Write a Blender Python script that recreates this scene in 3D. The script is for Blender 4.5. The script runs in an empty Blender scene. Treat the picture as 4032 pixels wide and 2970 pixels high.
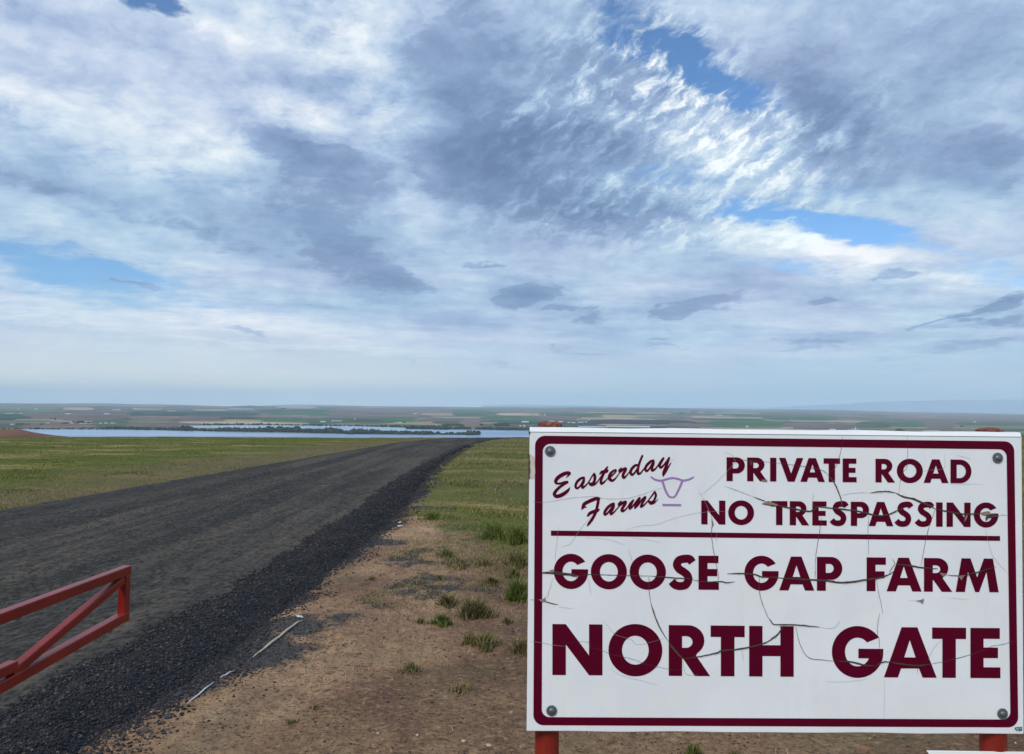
import bpy, math, numpy as np
from mathutils import Vector, Matrix
R = math.radians
rng = np.random.default_rng(7)
scene = bpy.context.scene
COL = scene.collection

# ------------------------------------------------------------------ camera
CAM_H = 1.6
PITCH = math.atan((1593 - 1485) / 3000.0)
ROLL = R(0.62)
FWD = np.array([0, math.cos(PITCH), math.sin(PITCH)])
_r0 = np.array([1.0, 0, 0]); _u0 = np.cross(_r0, FWD)
RGT = _r0 * math.cos(ROLL) + _u0 * math.sin(ROLL)
UPV = -_r0 * math.sin(ROLL) + _u0 * math.cos(ROLL)
EYE = np.array([0, 0, CAM_H])
cam_d = bpy.data.cameras.new('camera')
cam = bpy.data.objects.new('camera', cam_d); COL.objects.link(cam)
cam_d.sensor_width = 36; cam_d.lens = 36 * 3000 / 4032.0
cam_d.clip_start = 0.05; cam_d.clip_end = 200000
M = Matrix.Identity(4)
for i in range(3):
    M[i][0] = RGT[i]; M[i][1] = UPV[i]; M[i][2] = -FWD[i]; M[i][3] = EYE[i]
cam.matrix_world = M
scene.camera = cam

def ray(px, py):
    return FWD + RGT * (px - 2016) / 3000.0 - UPV * (py - 1485) / 3000.0

# ------------------------------------------------------------------ render, sun, sky
scene.render.engine = 'CYCLES'
cy = scene.cycles
cy.use_denoising = True; cy.denoising_prefilter = 'ACCURATE'; cy.denoising_input_passes = 'RGB_ALBEDO_NORMAL'
try: cy.denoiser = 'OPENIMAGEDENOISE'
except Exception: pass
cy.max_bounces = 5; cy.diffuse_bounces = 2; cy.glossy_bounces = 2; cy.volume_bounces = 1; cy.transparent_max_bounces = 6
cy.caustics_reflective = False; cy.caustics_refractive = False
scene.view_settings.view_transform = 'Standard'; scene.view_settings.look = 'None'
scene.view_settings.exposure = 0; scene.view_settings.gamma = 1

SUN_EL, SUN_AZ = R(42), R(215)          # azimuth clockwise from +Y: behind the camera, to the left
sun_d = bpy.data.lights.new('sun', 'SUN'); sun_d.energy = 2.3; sun_d.angle = R(16); sun_d.color = (1.0, 0.93, 0.84)
sun = bpy.data.objects.new('sun', sun_d); COL.objects.link(sun)
sdir = Vector((math.sin(SUN_AZ) * math.cos(SUN_EL), math.cos(SUN_AZ) * math.cos(SUN_EL), math.sin(SUN_EL)))
sun.rotation_euler = sdir.to_track_quat('Z', 'Y').to_euler()

def lin(r, g=None, b=None):
    if g is None: r, g, b = r
    f = lambda c: ((c / 255 + 0.055) / 1.055) ** 2.4 if c > 10 else c / 255 / 12.92
    return (f(r), f(g), f(b), 1.0)

class NT:
    """small wrapper for building node trees"""
    def __init__(s, nt): s.nt = nt; nt.nodes.clear()
    def n(s, t, **k):
        nd = s.nt.nodes.new(t)
        for a, v in k.items(): setattr(nd, a, v)
        return nd
    def l(s, a, b): s.nt.links.new(a, b)
    def _in(s, sock, v):
        if isinstance(v, bpy.types.NodeSocket): s.l(v, sock)
        elif v is not None: sock.default_value = v
    def math(s, op, a, b=None, c=None, clamp=False):
        nd = s.n('ShaderNodeMath', operation=op, use_clamp=clamp)
        s._in(nd.inputs[0], a); s._in(nd.inputs[1], b); s._in(nd.inputs[2], c)
        return nd.outputs[0]
    def vmath(s, op, a, b=None, out=0):
        nd = s.n('ShaderNodeVectorMath', operation=op)
        s._in(nd.inputs[0], a)
        if op == 'SCALE': s._in(nd.inputs[3], b)
        else: s._in(nd.inputs[1], b)
        return nd.outputs[out]
    def noise(s, vec, scale, detail=4, rough=0.5, out='Fac', dist=0.0):
        nd = s.n('ShaderNodeTexNoise'); s._in(nd.inputs['Vector'], vec)
        nd.inputs['Scale'].default_value = scale; nd.inputs['Detail'].default_value = detail
        nd.inputs['Roughness'].default_value = rough; nd.inputs['Distortion'].default_value = dist
        return nd.outputs[out]
    def mapping(s, vec, loc=(0, 0, 0), rot=(0, 0, 0), sc=(1, 1, 1), t='POINT'):
        nd = s.n('ShaderNodeMapping', vector_type=t); s.l(vec, nd.inputs[0])
        nd.inputs['Location'].default_value = loc; nd.inputs['Rotation'].default_value = rot; nd.inputs['Scale'].default_value = sc
        return nd.outputs[0]
    def mix(s, f, a, b, blend='MIX'):
        nd = s.n('ShaderNodeMix', data_type='RGBA', blend_type=blend, clamp_factor=True)
        s._in(nd.inputs[0], f); s._in(nd.inputs[6], a); s._in(nd.inputs[7], b)
        return nd.outputs[2]
    def ramp(s, f, stops, interp='LINEAR'):
        nd = s.n('ShaderNodeValToRGB'); s.l(f, nd.inputs[0]); r = nd.color_ramp; r.interpolation = interp
        while len(r.elements) < len(stops): r.elements.new(0.5)
        for e, (p, c) in zip(r.elements, stops):
            e.position = p; e.color = c if not isinstance(c, (int, float)) else (c, c, c, 1)
        return nd.outputs[0]
    def rng_(s, v, a, b, c=0.0, d=1.0, smooth=True):
        nd = s.n('ShaderNodeMapRange'); nd.interpolation_type = 'SMOOTHSTEP' if smooth else 'LINEAR'
        s._in(nd.inputs[0], v)
        for i, q in zip((1, 2, 3, 4), (a, b, c, d)): nd.inputs[i].default_value = q
        return nd.outputs[0]

world = bpy.data.worlds.new("World"); scene.world = world; world.use_nodes = True
w = NT(world.node_tree)
tc = w.n('ShaderNodeTexCoord').outputs['Generated']
sep = w.n('ShaderNodeSeparateXYZ'); w.l(tc, sep.inputs[0])
dx, dy, dz = sep.outputs
az = w.math('ARCTAN2', dx, dy); el = w.math('ARCSINE', dz)
cmb = w.n('ShaderNodeCombineXYZ'); w.l(az, cmb.inputs[0]); w.l(el, cmb.inputs[1])
P = cmb.outputs[0]
zz = w.math('ADD', w.math('MAXIMUM', dz, 0.0), 0.11)
cq = w.n('ShaderNodeCombineXYZ'); w.l(w.math('DIVIDE', dx, zz), cq.inputs[0]); w.l(w.math('DIVIDE', dy, zz), cq.inputs[1])
Q = cq.outputs[0]                                      # cloud-layer plane
# ragged edges: warp the direction a little before looking up the big cloud masses
elw = w.rng_(el, 0.0, 0.45, 0.22, 1.0, False)
def warp(vec, scale, amp, seed):
    v = w.noise(w.mapping(vec, (seed, seed * 1.7, 0)), scale, 5, 0.6, 'Color')
    v = w.vmath('SUBTRACT', v, (0.5, 0.5, 0.5))
    v = w.vmath('MULTIPLY', v, (amp * 1.3, amp * 0.8, 0))
    return w.vmath('SCALE', v, elw)
Pw = w.vmath('ADD', P, warp(Q, 1.6, 0.13, 3.1))
Pw = w.vmath('ADD', Pw, warp(Q, 5.0, 0.10, 8.3))

K = 4032 / 2243.0
def dirpx(x, y):
    d = ray(x * K, y * K); d = d / np.linalg.norm(d)
    return math.atan2(d[0], d[1]), math.asin(d[2])
def blobs(vec, base, items):
    acc = base
    for (x, y, rx, ry, rot, wt) in items:
        a, e = dirpx(x, y); k = K / 3000.0 * 1.35
        # metric shrinks off axis
        k2 = k * math.cos(a) ** 1.0
        m = w.mapping(vec, (a, e, 0), (0, 0, R(-rot)), (rx * k2, ry * k2, 1), 'TEXTURE')
        g = w.n('ShaderNodeTexGradient', gradient_type='SPHERICAL'); w.l(m, g.inputs[0])
        nd = w.n('ShaderNodeMath', operation='MULTIPLY_ADD')
        w.l(g.outputs['Fac'], nd.inputs[0]); nd.inputs[1].default_value = wt; w._in(nd.inputs[2], acc)
        acc = nd.outputs[0]
    return acc
#          x     y    rx   ry  rot(down to the right +)  weight
holes = [(362, 34, 50, 28, 0, -2.6), (1330, 70, 70, 55, 20, -1.0), (1450, 90, 130, 60, 30, -1.9), (1580, 140, 130, 50, 28, -1.8), (1640, 190, 60, 40, 20, -0.9),
         (120, 575, 280, 38, 6, -1.7), (300, 590, 130, 22, 6, -0.9), (220, 640, 330, 45, 4, -1.0), (30, 690, 120, 22, 0, -0.7), (1760, 478, 210, 34, 10, -1.8), (1900, 510, 170, 28, 14, -1.5), (1640, 455, 80, 26, 0, -0.6),
         (1850, 412, 110, 26, 12, -0.6), (2200, 605, 110, 26, 10, -1.1), (2130, 560, 120, 26, 14, -0.5), (1740, 592, 130, 12, 8, -0.8), (1440, 382, 140, 34, 0, -0.8),
         (850, 190, 90, 70, -30, -0.5), (700, 70, 90, 160, 0, -0.35), (60, 350, 160, 40, 5, -0.3), (560, 250, 120, 60, 0, -0.35), (380, 390, 300, 30, 8, -0.35), (900, 500, 60, 90, 0, -0.15), (760, 190, 70, 70, 0, -.3)]
gray = [(1060, 340, 280, 130, 8, -.55), (1250, 300, 260, 120, 0, -.30), (640, 335, 130, 45, 15, -.55), (770, 420, 220, 90, 28, -.42), (700, 560, 230, 75, 25, -.38), (860, 600, 120, 60, 20, -.2),
        (990, 170, 200, 210, 0, -.38), (1180, 110, 200, 120, 0, -.25), (1850, 180, 260, 240, -30, -.40), (2150, 300, 220, 200, 0, -.30), (2100, 80, 200, 110, -20, -.25), (1960, 360, 200, 60, 10, -.2),
        (1350, 470, 230, 60, 0, -.28), (1160, 645, 110, 34, -8, -.50), (1290, 690, 110, 18, 0, -.35), (1520, 668, 110, 34, -8, -.36), (1980, 597, 80, 15, 0, -.42), (200, 395, 320, 55, 8, -.22),
        (420, 510, 330, 55, 12, -.26), (1800, 655, 120, 20, -4, -.28), (2060, 707, 90, 11, -12, -.45), (2190, 664, 90, 14, -16, -.45), (2170, 706, 80, 12, -3, -.4), (1820, 745, 150, 10, 2, -.32),
        (540, 728, 60, 9, 12, -.32), (270, 615, 90, 12, 6, -.25), (2130, 755, 180, 14, -6, -.34), (2010, 797, 60, 6, 0, -.25), (1430, 755, 80, 10, -8, -.2), (1260, 770, 90, 6, 0, -.28), (1120, 803, 110, 8, 0, -.22), (2180, 800, 150, 50, 0, -.22),
        (1400, 600, 260, 60, 5, -.2), (1060, 620, 60, 10, 0, -.2), (950, 690, 260, 60, 8, -.16), (1060, 480, 200, 60, 10, -.2), (150, 60, 160, 60, 0, -.1), (120, 160, 200, 40, 0, -.15), (1650, 620, 100, 26, 0, -.12)]
white = [(795, 55, 85, 100, 20, .62), (520, 60, 230, 60, 0, .34), (720, 110, 80, 60, 0, .2), (90, 250, 330, 50, 6, .34), (450, 255, 260, 80, 8, .20), (700, 280, 170, 35, 10, .24), (880, 275, 120, 50, -10, .55), (850, 200, 100, 60, -20, .3), (900, 430, 60, 120, -30, .22), (640, 245, 160, 34, 6, .22),
         (1130, 235, 120, 40, 0, .34), (1590, 270, 140, 100, 35, .44), (1700, 330, 120, 90, 20, .22), (1700, 530, 290, 46, 10, .58), (1900, 572, 170, 26, 14, .3), (2080, 612, 190, 26, 8, .34), (2060, 430, 260, 60, 15, .25), (1900, 440, 120, 40, 10, .2),
         (700, 757, 330, 8, 2, .32), (560, 690, 260, 40, 10, .22), (330, 700, 500, 60, 2, .26), (160, 780, 380, 60, 0, .18), (470, 600, 180, 40, 20, .18), (1420, 410, 150, 30, 0, .2), (1560, 420, 100, 26, 0, .28), (100, 480, 120, 40, 8, .2), (300, 20, 300, 30, 0, .15),
         (1800, 790, 300, 25, 4, .22), (1990, 790, 170, 16, 0, .22), (1700, 700, 300, 50, 0, .14), (1080, 600, 140, 60, 0, .12), (1010, 330, 20, 10, 0, .1), (700, 640, 220, 26, 20, .2), (60, 620, 120, 14, 5, .25), (2210, 760, 80, 60, 0, .05), (430, 330, 300, 40, 12, .18)]
n_big = w.noise(Q, 0.75, 7, 0.55, dist=0.35)
n_med = w.noise(w.mapping(Q, (4, 2, 0), (0, 0, R(25)), (1, 2.1, 1)), 2.2, 8, 0.6, dist=0.4)
n_fin = w.noise(w.mapping(Q, (1, 7, 0), (0, 0, R(-20)), (1, 1.6, 1)), 5.0, 9, 0.7, dist=0.25)
cov = blobs(Pw, 1.12, holes)
cov = w.math('ADD', cov, w.math('MULTIPLY', w.math('SUBTRACT', n_big, 0.5), 1.0))
cov = w.math('ADD', cov, w.math('MULTIPLY', w.math('SUBTRACT', n_fin, 0.5), 1.7))
br = blobs(Pw, 0.50, [(*g_[:5], g_[5] * 0.55) for g_ in gray] + [(*g_[:5], g_[5] * 0.8) for g_ in white])
br = w.math('ADD', br, w.math('MULTIPLY', w.math('SUBTRACT', n_big, 0.5), 0.15))
br = w.math('ADD', br, w.math('MULTIPLY', w.math('SUBTRACT', n_med, 0.5), 0.24))
br = w.math('ADD', br, w.math('MULTIPLY', w.math('SUBTRACT', n_fin, 0.5), 0.38))
# mackerel streaks, lower left to upper right
Pf = w.vmath('ADD', P, warp(Q, 9.0, 0.035, 5.5))
st = w.noise(w.mapping(Pf, (0, 0, 0), (0, 0, R(36)), (1 / 24.0, 1 / 62.0, 1), 'TEXTURE'), 1.0, 6, 0.62, dist=0.15)
stm = blobs(Pw, 0.0, [(1620, 280, 260, 130, 35, 1.5), (1380, 470, 360, 80, 5, 1.3), (1180, 230, 210, 100, -20, 1.0), (1330, 300, 200, 120, 0, .9), (1400, 120, 220, 110, 0, .8), (1850, 290, 170, 100, 0, .7), (1560, 160, 200, 80, 30, .6)])
stv = w.math('MULTIPLY', w.rng_(st, 0.40, 0.70, -0.24, 0.36), stm)
br = w.math('ADD', br, stv)
# lower, darker scraps of cloud with firmer edges
pv_ = w.vmath('SUBTRACT', w.noise(w.mapping(P, (3, 8, 0), (0, 0, R(12)), (1 / 9.0, 1 / 30.0, 1), 'TEXTURE'), 1.0, 6, 0.62, 'Color'), (0.5, 0.5, 0.5))
Pd = w.vmath('ADD', P, w.vmath('MULTIPLY', pv_, (0.13, 0.035, 0)))
dk = blobs(w.vmath('ADD', Pd, warp(Q, 3.2, 0.06, 1.5)), -0.02, [(650, 328, 120, 36, 12, 1.2), (770, 385, 120, 50, 22, 1.0), (1060, 330, 220, 95, 6, 1.7), (1120, 400, 190, 60, 12, 1.1), (700, 450, 200, 46, 20, .7), (760, 560, 170, 50, 26, 1.0), (900, 610, 70, 24, 20, .6), (1000, 150, 150, 120, 0, .7),
     (1165, 640, 95, 24, -10, 1.15), (1120, 655, 40, 30, 0, .8), (1235, 676, 70, 10, 0, 1.0), (1300, 700, 50, 14, 0, 1.0), (1060, 580, 46, 10, 0, .8), (1530, 668, 96, 24, -10, .95), (1480, 690, 50, 16, 0, .9), (1975, 598, 66, 13, 0, 1.4), (1810, 660, 60, 14, -8, .9), (2055, 707, 62, 8, -14, 1.4),
     (2190, 668, 80, 12, -14, 1.3), (2185, 706, 70, 10, 0, 1.2), (1790, 745, 110, 8, 0, 1.0), (1760, 760, 80, 7, 0, .8), (540, 728, 50, 7, 10, 1.1), (280, 616, 60, 10, 6, .9), (2160, 752, 120, 12, -6, 1.0), (2005, 797, 40, 4, 0, 1.2), (1265, 769, 70, 4, 0, 1.0), (1110, 803, 90, 6, 0, .9), (1440, 750, 40, 8, -8, 1.0), (1455, 765, 36, 5, 0, .9),
     (1320, 470, 190, 40, 0, .8), (1350, 320, 160, 80, 30, .7), (1800, 240, 170, 130, 40, .8), (2150, 340, 170, 80, 20, .7), (40, 528, 60, 6, 0, .8), (1000, 120, 150, 100, 0, .5), (40, 400, 200, 26, 10, .6), (420, 500, 220, 26, 14, .6), (1900, 780, 60, 8, 0, .6), (880, 790, 60, 4, 0, .6)])
dk = w.math('ADD', dk, w.math('MULTIPLY', w.math('SUBTRACT', n_fin, 0.5), 1.1))
dk = w.math('ADD', dk, w.math('MULTIPLY', w.math('SUBTRACT', st, 0.5), w.math('MULTIPLY', stm, 0.8)))
n_q = w.noise(w.mapping(Pf, (1, 3, 0), (0, 0, R(24)), (1 / 26.0, 1 / 44.0, 1), 'TEXTURE'), 1.0, 6, 0.62)
dk = w.math('ADD', dk, w.math('MULTIPLY', w.math('SUBTRACT', n_q, 0.5), 1.5))
dkm = w.rng_(dk, 0.24, 0.66)
br = w.math('SUBTRACT', br, w.math('MULTIPLY', dkm, 0.30))
hgt = w.rng_(el, 0.02, 0.30, 0.0, 1.0, False)
n_p = w.noise(w.mapping(Pf, (2, 5, 0), (0, 0, R(-14)), (1 / 7.0, 1 / 13.0, 1), 'TEXTURE'), 1.0, 10, 0.64)
n_q = w.noise(w.mapping(Pf, (1, 3, 0), (0, 0, R(24)), (1 / 26.0, 1 / 44.0, 1), 'TEXTURE'), 1.0, 6, 0.62)
br = w.math('ADD', br, w.math('MULTIPLY', w.math('SUBTRACT', n_p, 0.5), w.math('MULTIPLY_ADD', hgt, 0.75, 0.45)))
br = w.math('ADD', br, w.math('MULTIPLY', w.math('SUBTRACT', n_q, 0.5), w.math('MULTIPLY_ADD', hgt, 0.45, 0.05)))
n_l = w.noise(w.mapping(Pf, (7, 3, 0), (0, 0, R(-2)), (1 / 3.5, 1 / 34.0, 1), 'TEXTURE'), 1.0, 6, 0.6)
br = w.math('ADD', br, w.math('MULTIPLY', w.math('SUBTRACT', n_l, 0.5), w.rng_(el, 0.30, 0.05, 0.0, 1.0)))
low = w.rng_(el, 0.01, 0.11)
br = w.math('ADD', w.math('MULTIPLY', w.math('SUBTRACT', br, 0.52), w.math('MULTIPLY_ADD', low, 0.72, 0.28)), 0.52)
cov = w.math('ADD', cov, w.math('MULTIPLY', w.math('MULTIPLY', w.math('SUBTRACT', st, 0.46), stm), 3.0))
cov = w.math('ADD', cov, w.math('MULTIPLY', w.math('SUBTRACT', n_q, 0.45), 1.3))
cov = w.rng_(cov, -0.35, 1.05, 0.04, 1.0)
cov = w.math('MAXIMUM', cov, w.math('MULTIPLY', dkm, 0.85))
S10 = lambda c, k=1.0: tuple(v * 10 * k for v in lin(c)[:3]) + (1,)
cc = w.ramp(w.rng_(br, -0.40, 1.00, 0, 1, False), [(0.0, lin(104, 127, 163)), (0.20, lin(120, 142, 179)), (0.40, lin(140, 162, 197)), (0.55, lin(161, 183, 214)), (0.70, lin(188, 206, 228)), (0.85, lin(216, 227, 238)), (1.0, lin(246, 249, 253))])
# mauve / teal drift of the cloud tint
tint = w.ramp(w.noise(w.mapping(Q, (9, 9, 0)), 0.9, 3, 0.5), [(0.35, (0.95, 1.01, 1.0, 1)), (0.65, (1.04, 0.985, 1.0, 1))])
cc = w.mix(1.0, cc, tint, 'MULTIPLY')
# the air above the horizon, paler to the left
lowc = w.mix(w.rng_(az, -0.45, 0.35), lin(250, 249, 236), lin(178, 203, 221))
cc = w.mix(w.math('MULTIPLY', w.rng_(el, 0.11, 0.0, 0.0, 0.9), w.rng_(n_l, 0.3, 0.62, 1.0, 0.7)), cc, lowc)
cc10 = w.mix(1.0, cc, (10.6, 10.9, 10.9, 1), 'MULTIPLY')
sky = w.n('ShaderNodeTexSky'); sky.sky_type = 'NISHITA'; sky.sun_disc = False
sky.sun_elevation = SUN_EL; sky.sun_rotation = SUN_AZ; sky.air_density = 1.0; sky.dust_density = 0.6; sky.ozone_density = 2.0
blue = w.mix(1.0, sky.outputs[0], (0.82, 1.16, 1.48, 1), 'MULTIPLY')
full = w.mix(w.math('MAXIMUM', cov, w.rng_(el, 0.11, 0.02, 0.0, 1.0)), blue, cc10)
bg = w.n('ShaderNodeBackground'); w.l(full, bg.inputs[0]); bg.inputs[1].default_value = 0.1
wo = w.n('ShaderNodeOutputWorld'); w.l(bg.outputs[0], wo.inputs[0])
world.cycles.sampling_method = 'MANUAL'; world.cycles.sample_map_resolution = 512

# ------------------------------------------------------------------ helpers
def fbm(x, y, scale, octaves=4, seed=0, gain=0.5):
    """lattice value noise, -1..1"""
    x = np.asarray(x, float) * scale; y = np.asarray(y, float) * scale
    out = 0; amp = 1; tot = 0
    for o in range(octaves):
        xi = np.floor(x).astype(np.int64); yi = np.floor(y).astype(np.int64)
        fx = x - xi; fy = y - yi; fx = fx * fx * (3 - 2 * fx); fy = fy * fy * (3 - 2 * fy)
        def h(a, b):
            n = (a * 374761393 + b * 668265263 + (seed + o) * 974634777) & 0xffffffff
            n = ((n ^ (n >> 13)) * 1274126177) & 0xffffffff
            return ((n ^ (n >> 16)) & 0xffff) / 32767.5 - 1
        v = (h(xi, yi) * (1 - fx) + h(xi + 1, yi) * fx) * (1 - fy) + (h(xi, yi + 1) * (1 - fx) + h(xi + 1, yi + 1) * fx) * fy
        out = out + v * amp; tot += amp; amp *= gain; x = x * 2.03 + 11.3; y = y * 2.03 + 5.7
    return out / tot
def sstep(v, a, b):
    t = np.clip((v - a) / (b - a), 0, 1); return t * t * (3 - 2 * t)

def mesh_np(name, verts, faces, mat, parent=None, colors=None, smooth=False, attrs=None):
    """faces: int array (n,k) with one k; colors: per-vertex (n,3|4)"""
    verts = np.asarray(verts, np.float32); faces = np.asarray(faces, np.int32)
    me = bpy.data.meshes.new(name)
    me.vertices.add(len(verts)); me.vertices.foreach_set('co', verts.ravel())
    n, k = faces.shape
    me.loops.add(n * k); me.loops.foreach_set('vertex_index', faces.ravel())
    me.polygons.add(n); me.polygons.foreach_set('loop_start', np.arange(0, n * k, k, dtype=np.int32))
    me.update(calc_edges=True)
    if smooth: me.polygons.foreach_set('use_smooth', np.ones(n, bool))
    if colors is not None:
        c = np.ones((len(verts), 4), np.float32); c[:, :colors.shape[1]] = colors
        a = me.color_attributes.new('tone', 'FLOAT_COLOR', 'POINT'); a.data.foreach_set('color', c.ravel())
    for an, av in (attrs or {}).items():
        a = me.attributes.new(an, 'FLOAT', 'POINT'); a.data.foreach_set('value', np.asarray(av, np.float32).ravel())
    me.materials.append(mat)
    o = bpy.data.objects.new(name, me); COL.objects.link(o)
    if parent: o.parent = parent
    return o
class MB:
    """collects polygons and builds ONE mesh"""
    def __init__(s): s.v = []; s.f = []
    def add(s, vs, fs):
        b = len(s.v); s.v += [tuple(map(float, q)) for q in vs]; s.f += [tuple(i + b for i in f) for f in fs]
    def box(s, c, sz, Rm=None):
        c = np.array(c, float); vs = []
        for i in (-1, 1):
            for j in (-1, 1):
                for k in (-1, 1):
                    d = np.array([i * sz[0], j * sz[1], k * sz[2]]) / 2
                    vs.append(c + (Rm @ d if Rm is not None else d))
        s.add(vs, [(0, 1, 3, 2), (4, 6, 7, 5), (0, 4, 5, 1), (2, 3, 7, 6), (0, 2, 6, 4), (1, 5, 7, 3)])
    def bar(s, a, b, w_, h_, side):
        """square tube from a to b, side = direction of width"""
        a = np.array(a, float); b = np.array(b, float); d = b - a; L = np.linalg.norm(d); d /= L
        side = np.array(side, float); side -= d * (side @ d); side /= np.linalg.norm(side); up = np.cross(side, d)
        s.box((a + b) / 2, (w_, L, h_), np.stack([side, d, up], 1))
    def lathe(s, prof, seg=32, c=(0, 0, 0), ax=2):
        """prof list of (r, h) round axis"""
        vs = []; fs = []
        for (r, h) in prof:
            for i in range(seg):
                t = 2 * math.pi * i / seg; q = [r * math.cos(t), r * math.sin(t), h]
                vs.append((q[0] + c[0], q[1] + c[1], q[2] + c[2]))
        for j in range(len(prof) - 1):
            for i in range(seg):
                i2 = (i + 1) % seg; fs.append((j * seg + i, j * seg + i2, (j + 1) * seg + i2, (j + 1) * seg + i))
        fs.append(tuple(range(seg))[::-1]); fs.append(tuple((len(prof) - 1) * seg + i for i in range(seg)))
        s.add(vs, fs)
    def build(s, name, mat, parent=None, bevel=0, smooth=False):
        me = bpy.data.meshes.new(name); me.from_pydata(s.v, [], s.f); me.update()
        if mat: me.materials.append(mat)
        o = bpy.data.objects.new(name, me); COL.objects.link(o)
        if parent: o.parent = parent
        if smooth: me.polygons.foreach_set('use_smooth', np.ones(len(me.polygons), bool)); me.set_sharp_from_angle(angle=R(40))
        if bevel:
            m = o.modifiers.new('bevel', 'BEVEL'); m.width = bevel; m.segments = 3; m.limit_method = 'ANGLE'
        return o
def tag(o, label=None, cat=None, group=None, kind=None):
    if label: o['label'] = label
    if cat: o['category'] = cat
    if group: o['group'] = group
    if kind: o['kind'] = kind
    return o
def empty(name, loc=(0, 0, 0)):
    o = bpy.data.objects.new(name, None); o.location = loc; o.empty_display_size = 0.1; COL.objects.link(o); return o

def new_mat(name):
    m = bpy.data.materials.new(name); m.use_nodes = True; t = NT(m.node_tree)
    t.b = t.n('ShaderNodeBsdfPrincipled'); o = t.n('ShaderNodeOutputMaterial'); t.l(t.b.outputs[0], o.inputs[0])
    t.pos = t.n('ShaderNodeNewGeometry').outputs['Position']; t.obj = t.n('ShaderNodeTexCoord').outputs['Object']
    return m, t
def bump(t, h, strength, dist):
    b = t.n('ShaderNodeBump'); b.inputs['Strength'].default_value = strength; b.inputs['Distance'].default_value = dist
    t.l(h, b.inputs['Height']); t.l(b.outputs[0], t.b.inputs['Normal'])
def simple(name, rgb, rough=0.7, var=0.12, scale=30, bmp=0.0, metal=0.0, spec=0.5):
    m, t = new_mat(name)
    n = t.noise(t.obj, scale, 5, 0.6)
    c = lin(rgb); lo = tuple(v * (1 - var) for v in c[:3]) + (1,); hi = tuple(min(1, v * (1 + var)) for v in c[:3]) + (1,)
    t.l(t.ramp(n, [(0.3, lo), (0.7, hi)]), t.b.inputs['Base Color'])
    t.b.inputs['Roughness'].default_value = rough; t.b.inputs['Metallic'].default_value = metal
    t.b.inputs['Specular IOR Level'].default_value = spec
    if bmp: bump(t, n, bmp, 0.002)
    return m

# ------------------------------------------------------------------ terrain
_A = [(-2.0, .050), (-0.67, .0505), (-0.45, .0475), (-0.2, .0462), (0.0, .0437), (0.3, .040), (0.66, .033), (2.0, .033)]
_AX = np.array([a for a, _ in _A]); _AT = np.array([t for _, t in _A])
def zbase(X, Y):
    Y1 = np.maximum(Y, 0.001); t = np.interp(X / np.maximum(Y1, 1.0), _AX, _AT)
    z = -(t ** 2 / (4 * CAM_H)) * Y1 ** 2
    return np.maximum(z, -149.0)
EDGE_L = ([0, 11, 22, 31, 42, 55, 70, 90, 130], [-8.0, -7.6, -6.9, -6.4, -6.3, -5.6, -4.2, -1, 8])      # left edge of the road
EDGE_M = ([0, 4, 6.6, 12, 15, 23, 33, 45, 58, 75, 95, 130], [-2.65, -2.58, -2.38, -2.38, -2.5, -2.45, -2.3, -2.1, -1.3, 0.8, 4, 14])   # road / loose gravel
EDGE_R = ([0, 3.6, 4, 5.1, 6.6, 11, 14, 19, 29, 40, 50, 60, 75, 95, 130], [-2.0, -1.97, -1.85, -1.75, -1.7, -1.6, -1.75, -2.0, -2.15, -1.95, -1.4, -.3, 1.7, 5.2, 15])
eL = lambda Y: np.interp(Y, *EDGE_L); eM = lambda Y: np.interp(Y, *EDGE_M); eR = lambda Y: np.interp(Y, *EDGE_R)
def zmicro(X, Y):
    near = np.exp(-np.maximum(Y, 0) / 30)
    dirt = sstep(X, -2.2, -1.5)
    z = fbm(X, Y, 0.35, 3, 1) * 0.05 * (0.4 + near) + fbm(X, Y, 2.2, 3, 2) * 0.014 * near
    z = z + dirt * near * (0.014 * fbm(X, Y, 7, 4, 3, .6) + 0.010 * np.abs(fbm(X, Y, 22, 3, 4)))
    z = z + 0.05 * np.exp(-((X + 1.0) / 0.7) ** 2) * sstep(Y, 2, 6) * near       # low bank right of the gravel
    dl = eL(Y) - X
    z = z + 0.05 * sstep(dl, 0.3, 1.5) * near + 0.04 * np.clip(dl, 0, 1) * fbm(X, Y, 1.3, 3, 6) * sstep(dl, 0.2, 1.0)
    return z
def zroadmask(X, Y): return sstep(X, eL(Y) - 0.25, eL(Y) + 0.35) * (1 - sstep(X, eR(Y) - 0.25, eR(Y) + 0.2))
def zg(X, Y):
    X = np.asarray(X, float); Y = np.asarray(Y, float)
    m = zroadmask(X, Y)
    return zbase(X, Y) + zmicro(X, Y) * (1 - m) - 0.05 * m
def on_ground(px, py, fn=None):
    fn = fn or (lambda x, y: float(zg(x, y)))
    d = ray(px, py); t = 1.0
    for _ in range(60):
        p = EYE + d * t; dz_ = p[2] - fn(p[0], p[1]); s = dz_ / max(1e-4, -d[2] + 1e-9)
        t += s * 0.6
        if abs(dz_) < 1e-4: break
    p = EYE + d * t
    return np.array([p[0], p[1], fn(p[0], p[1])])

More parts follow.
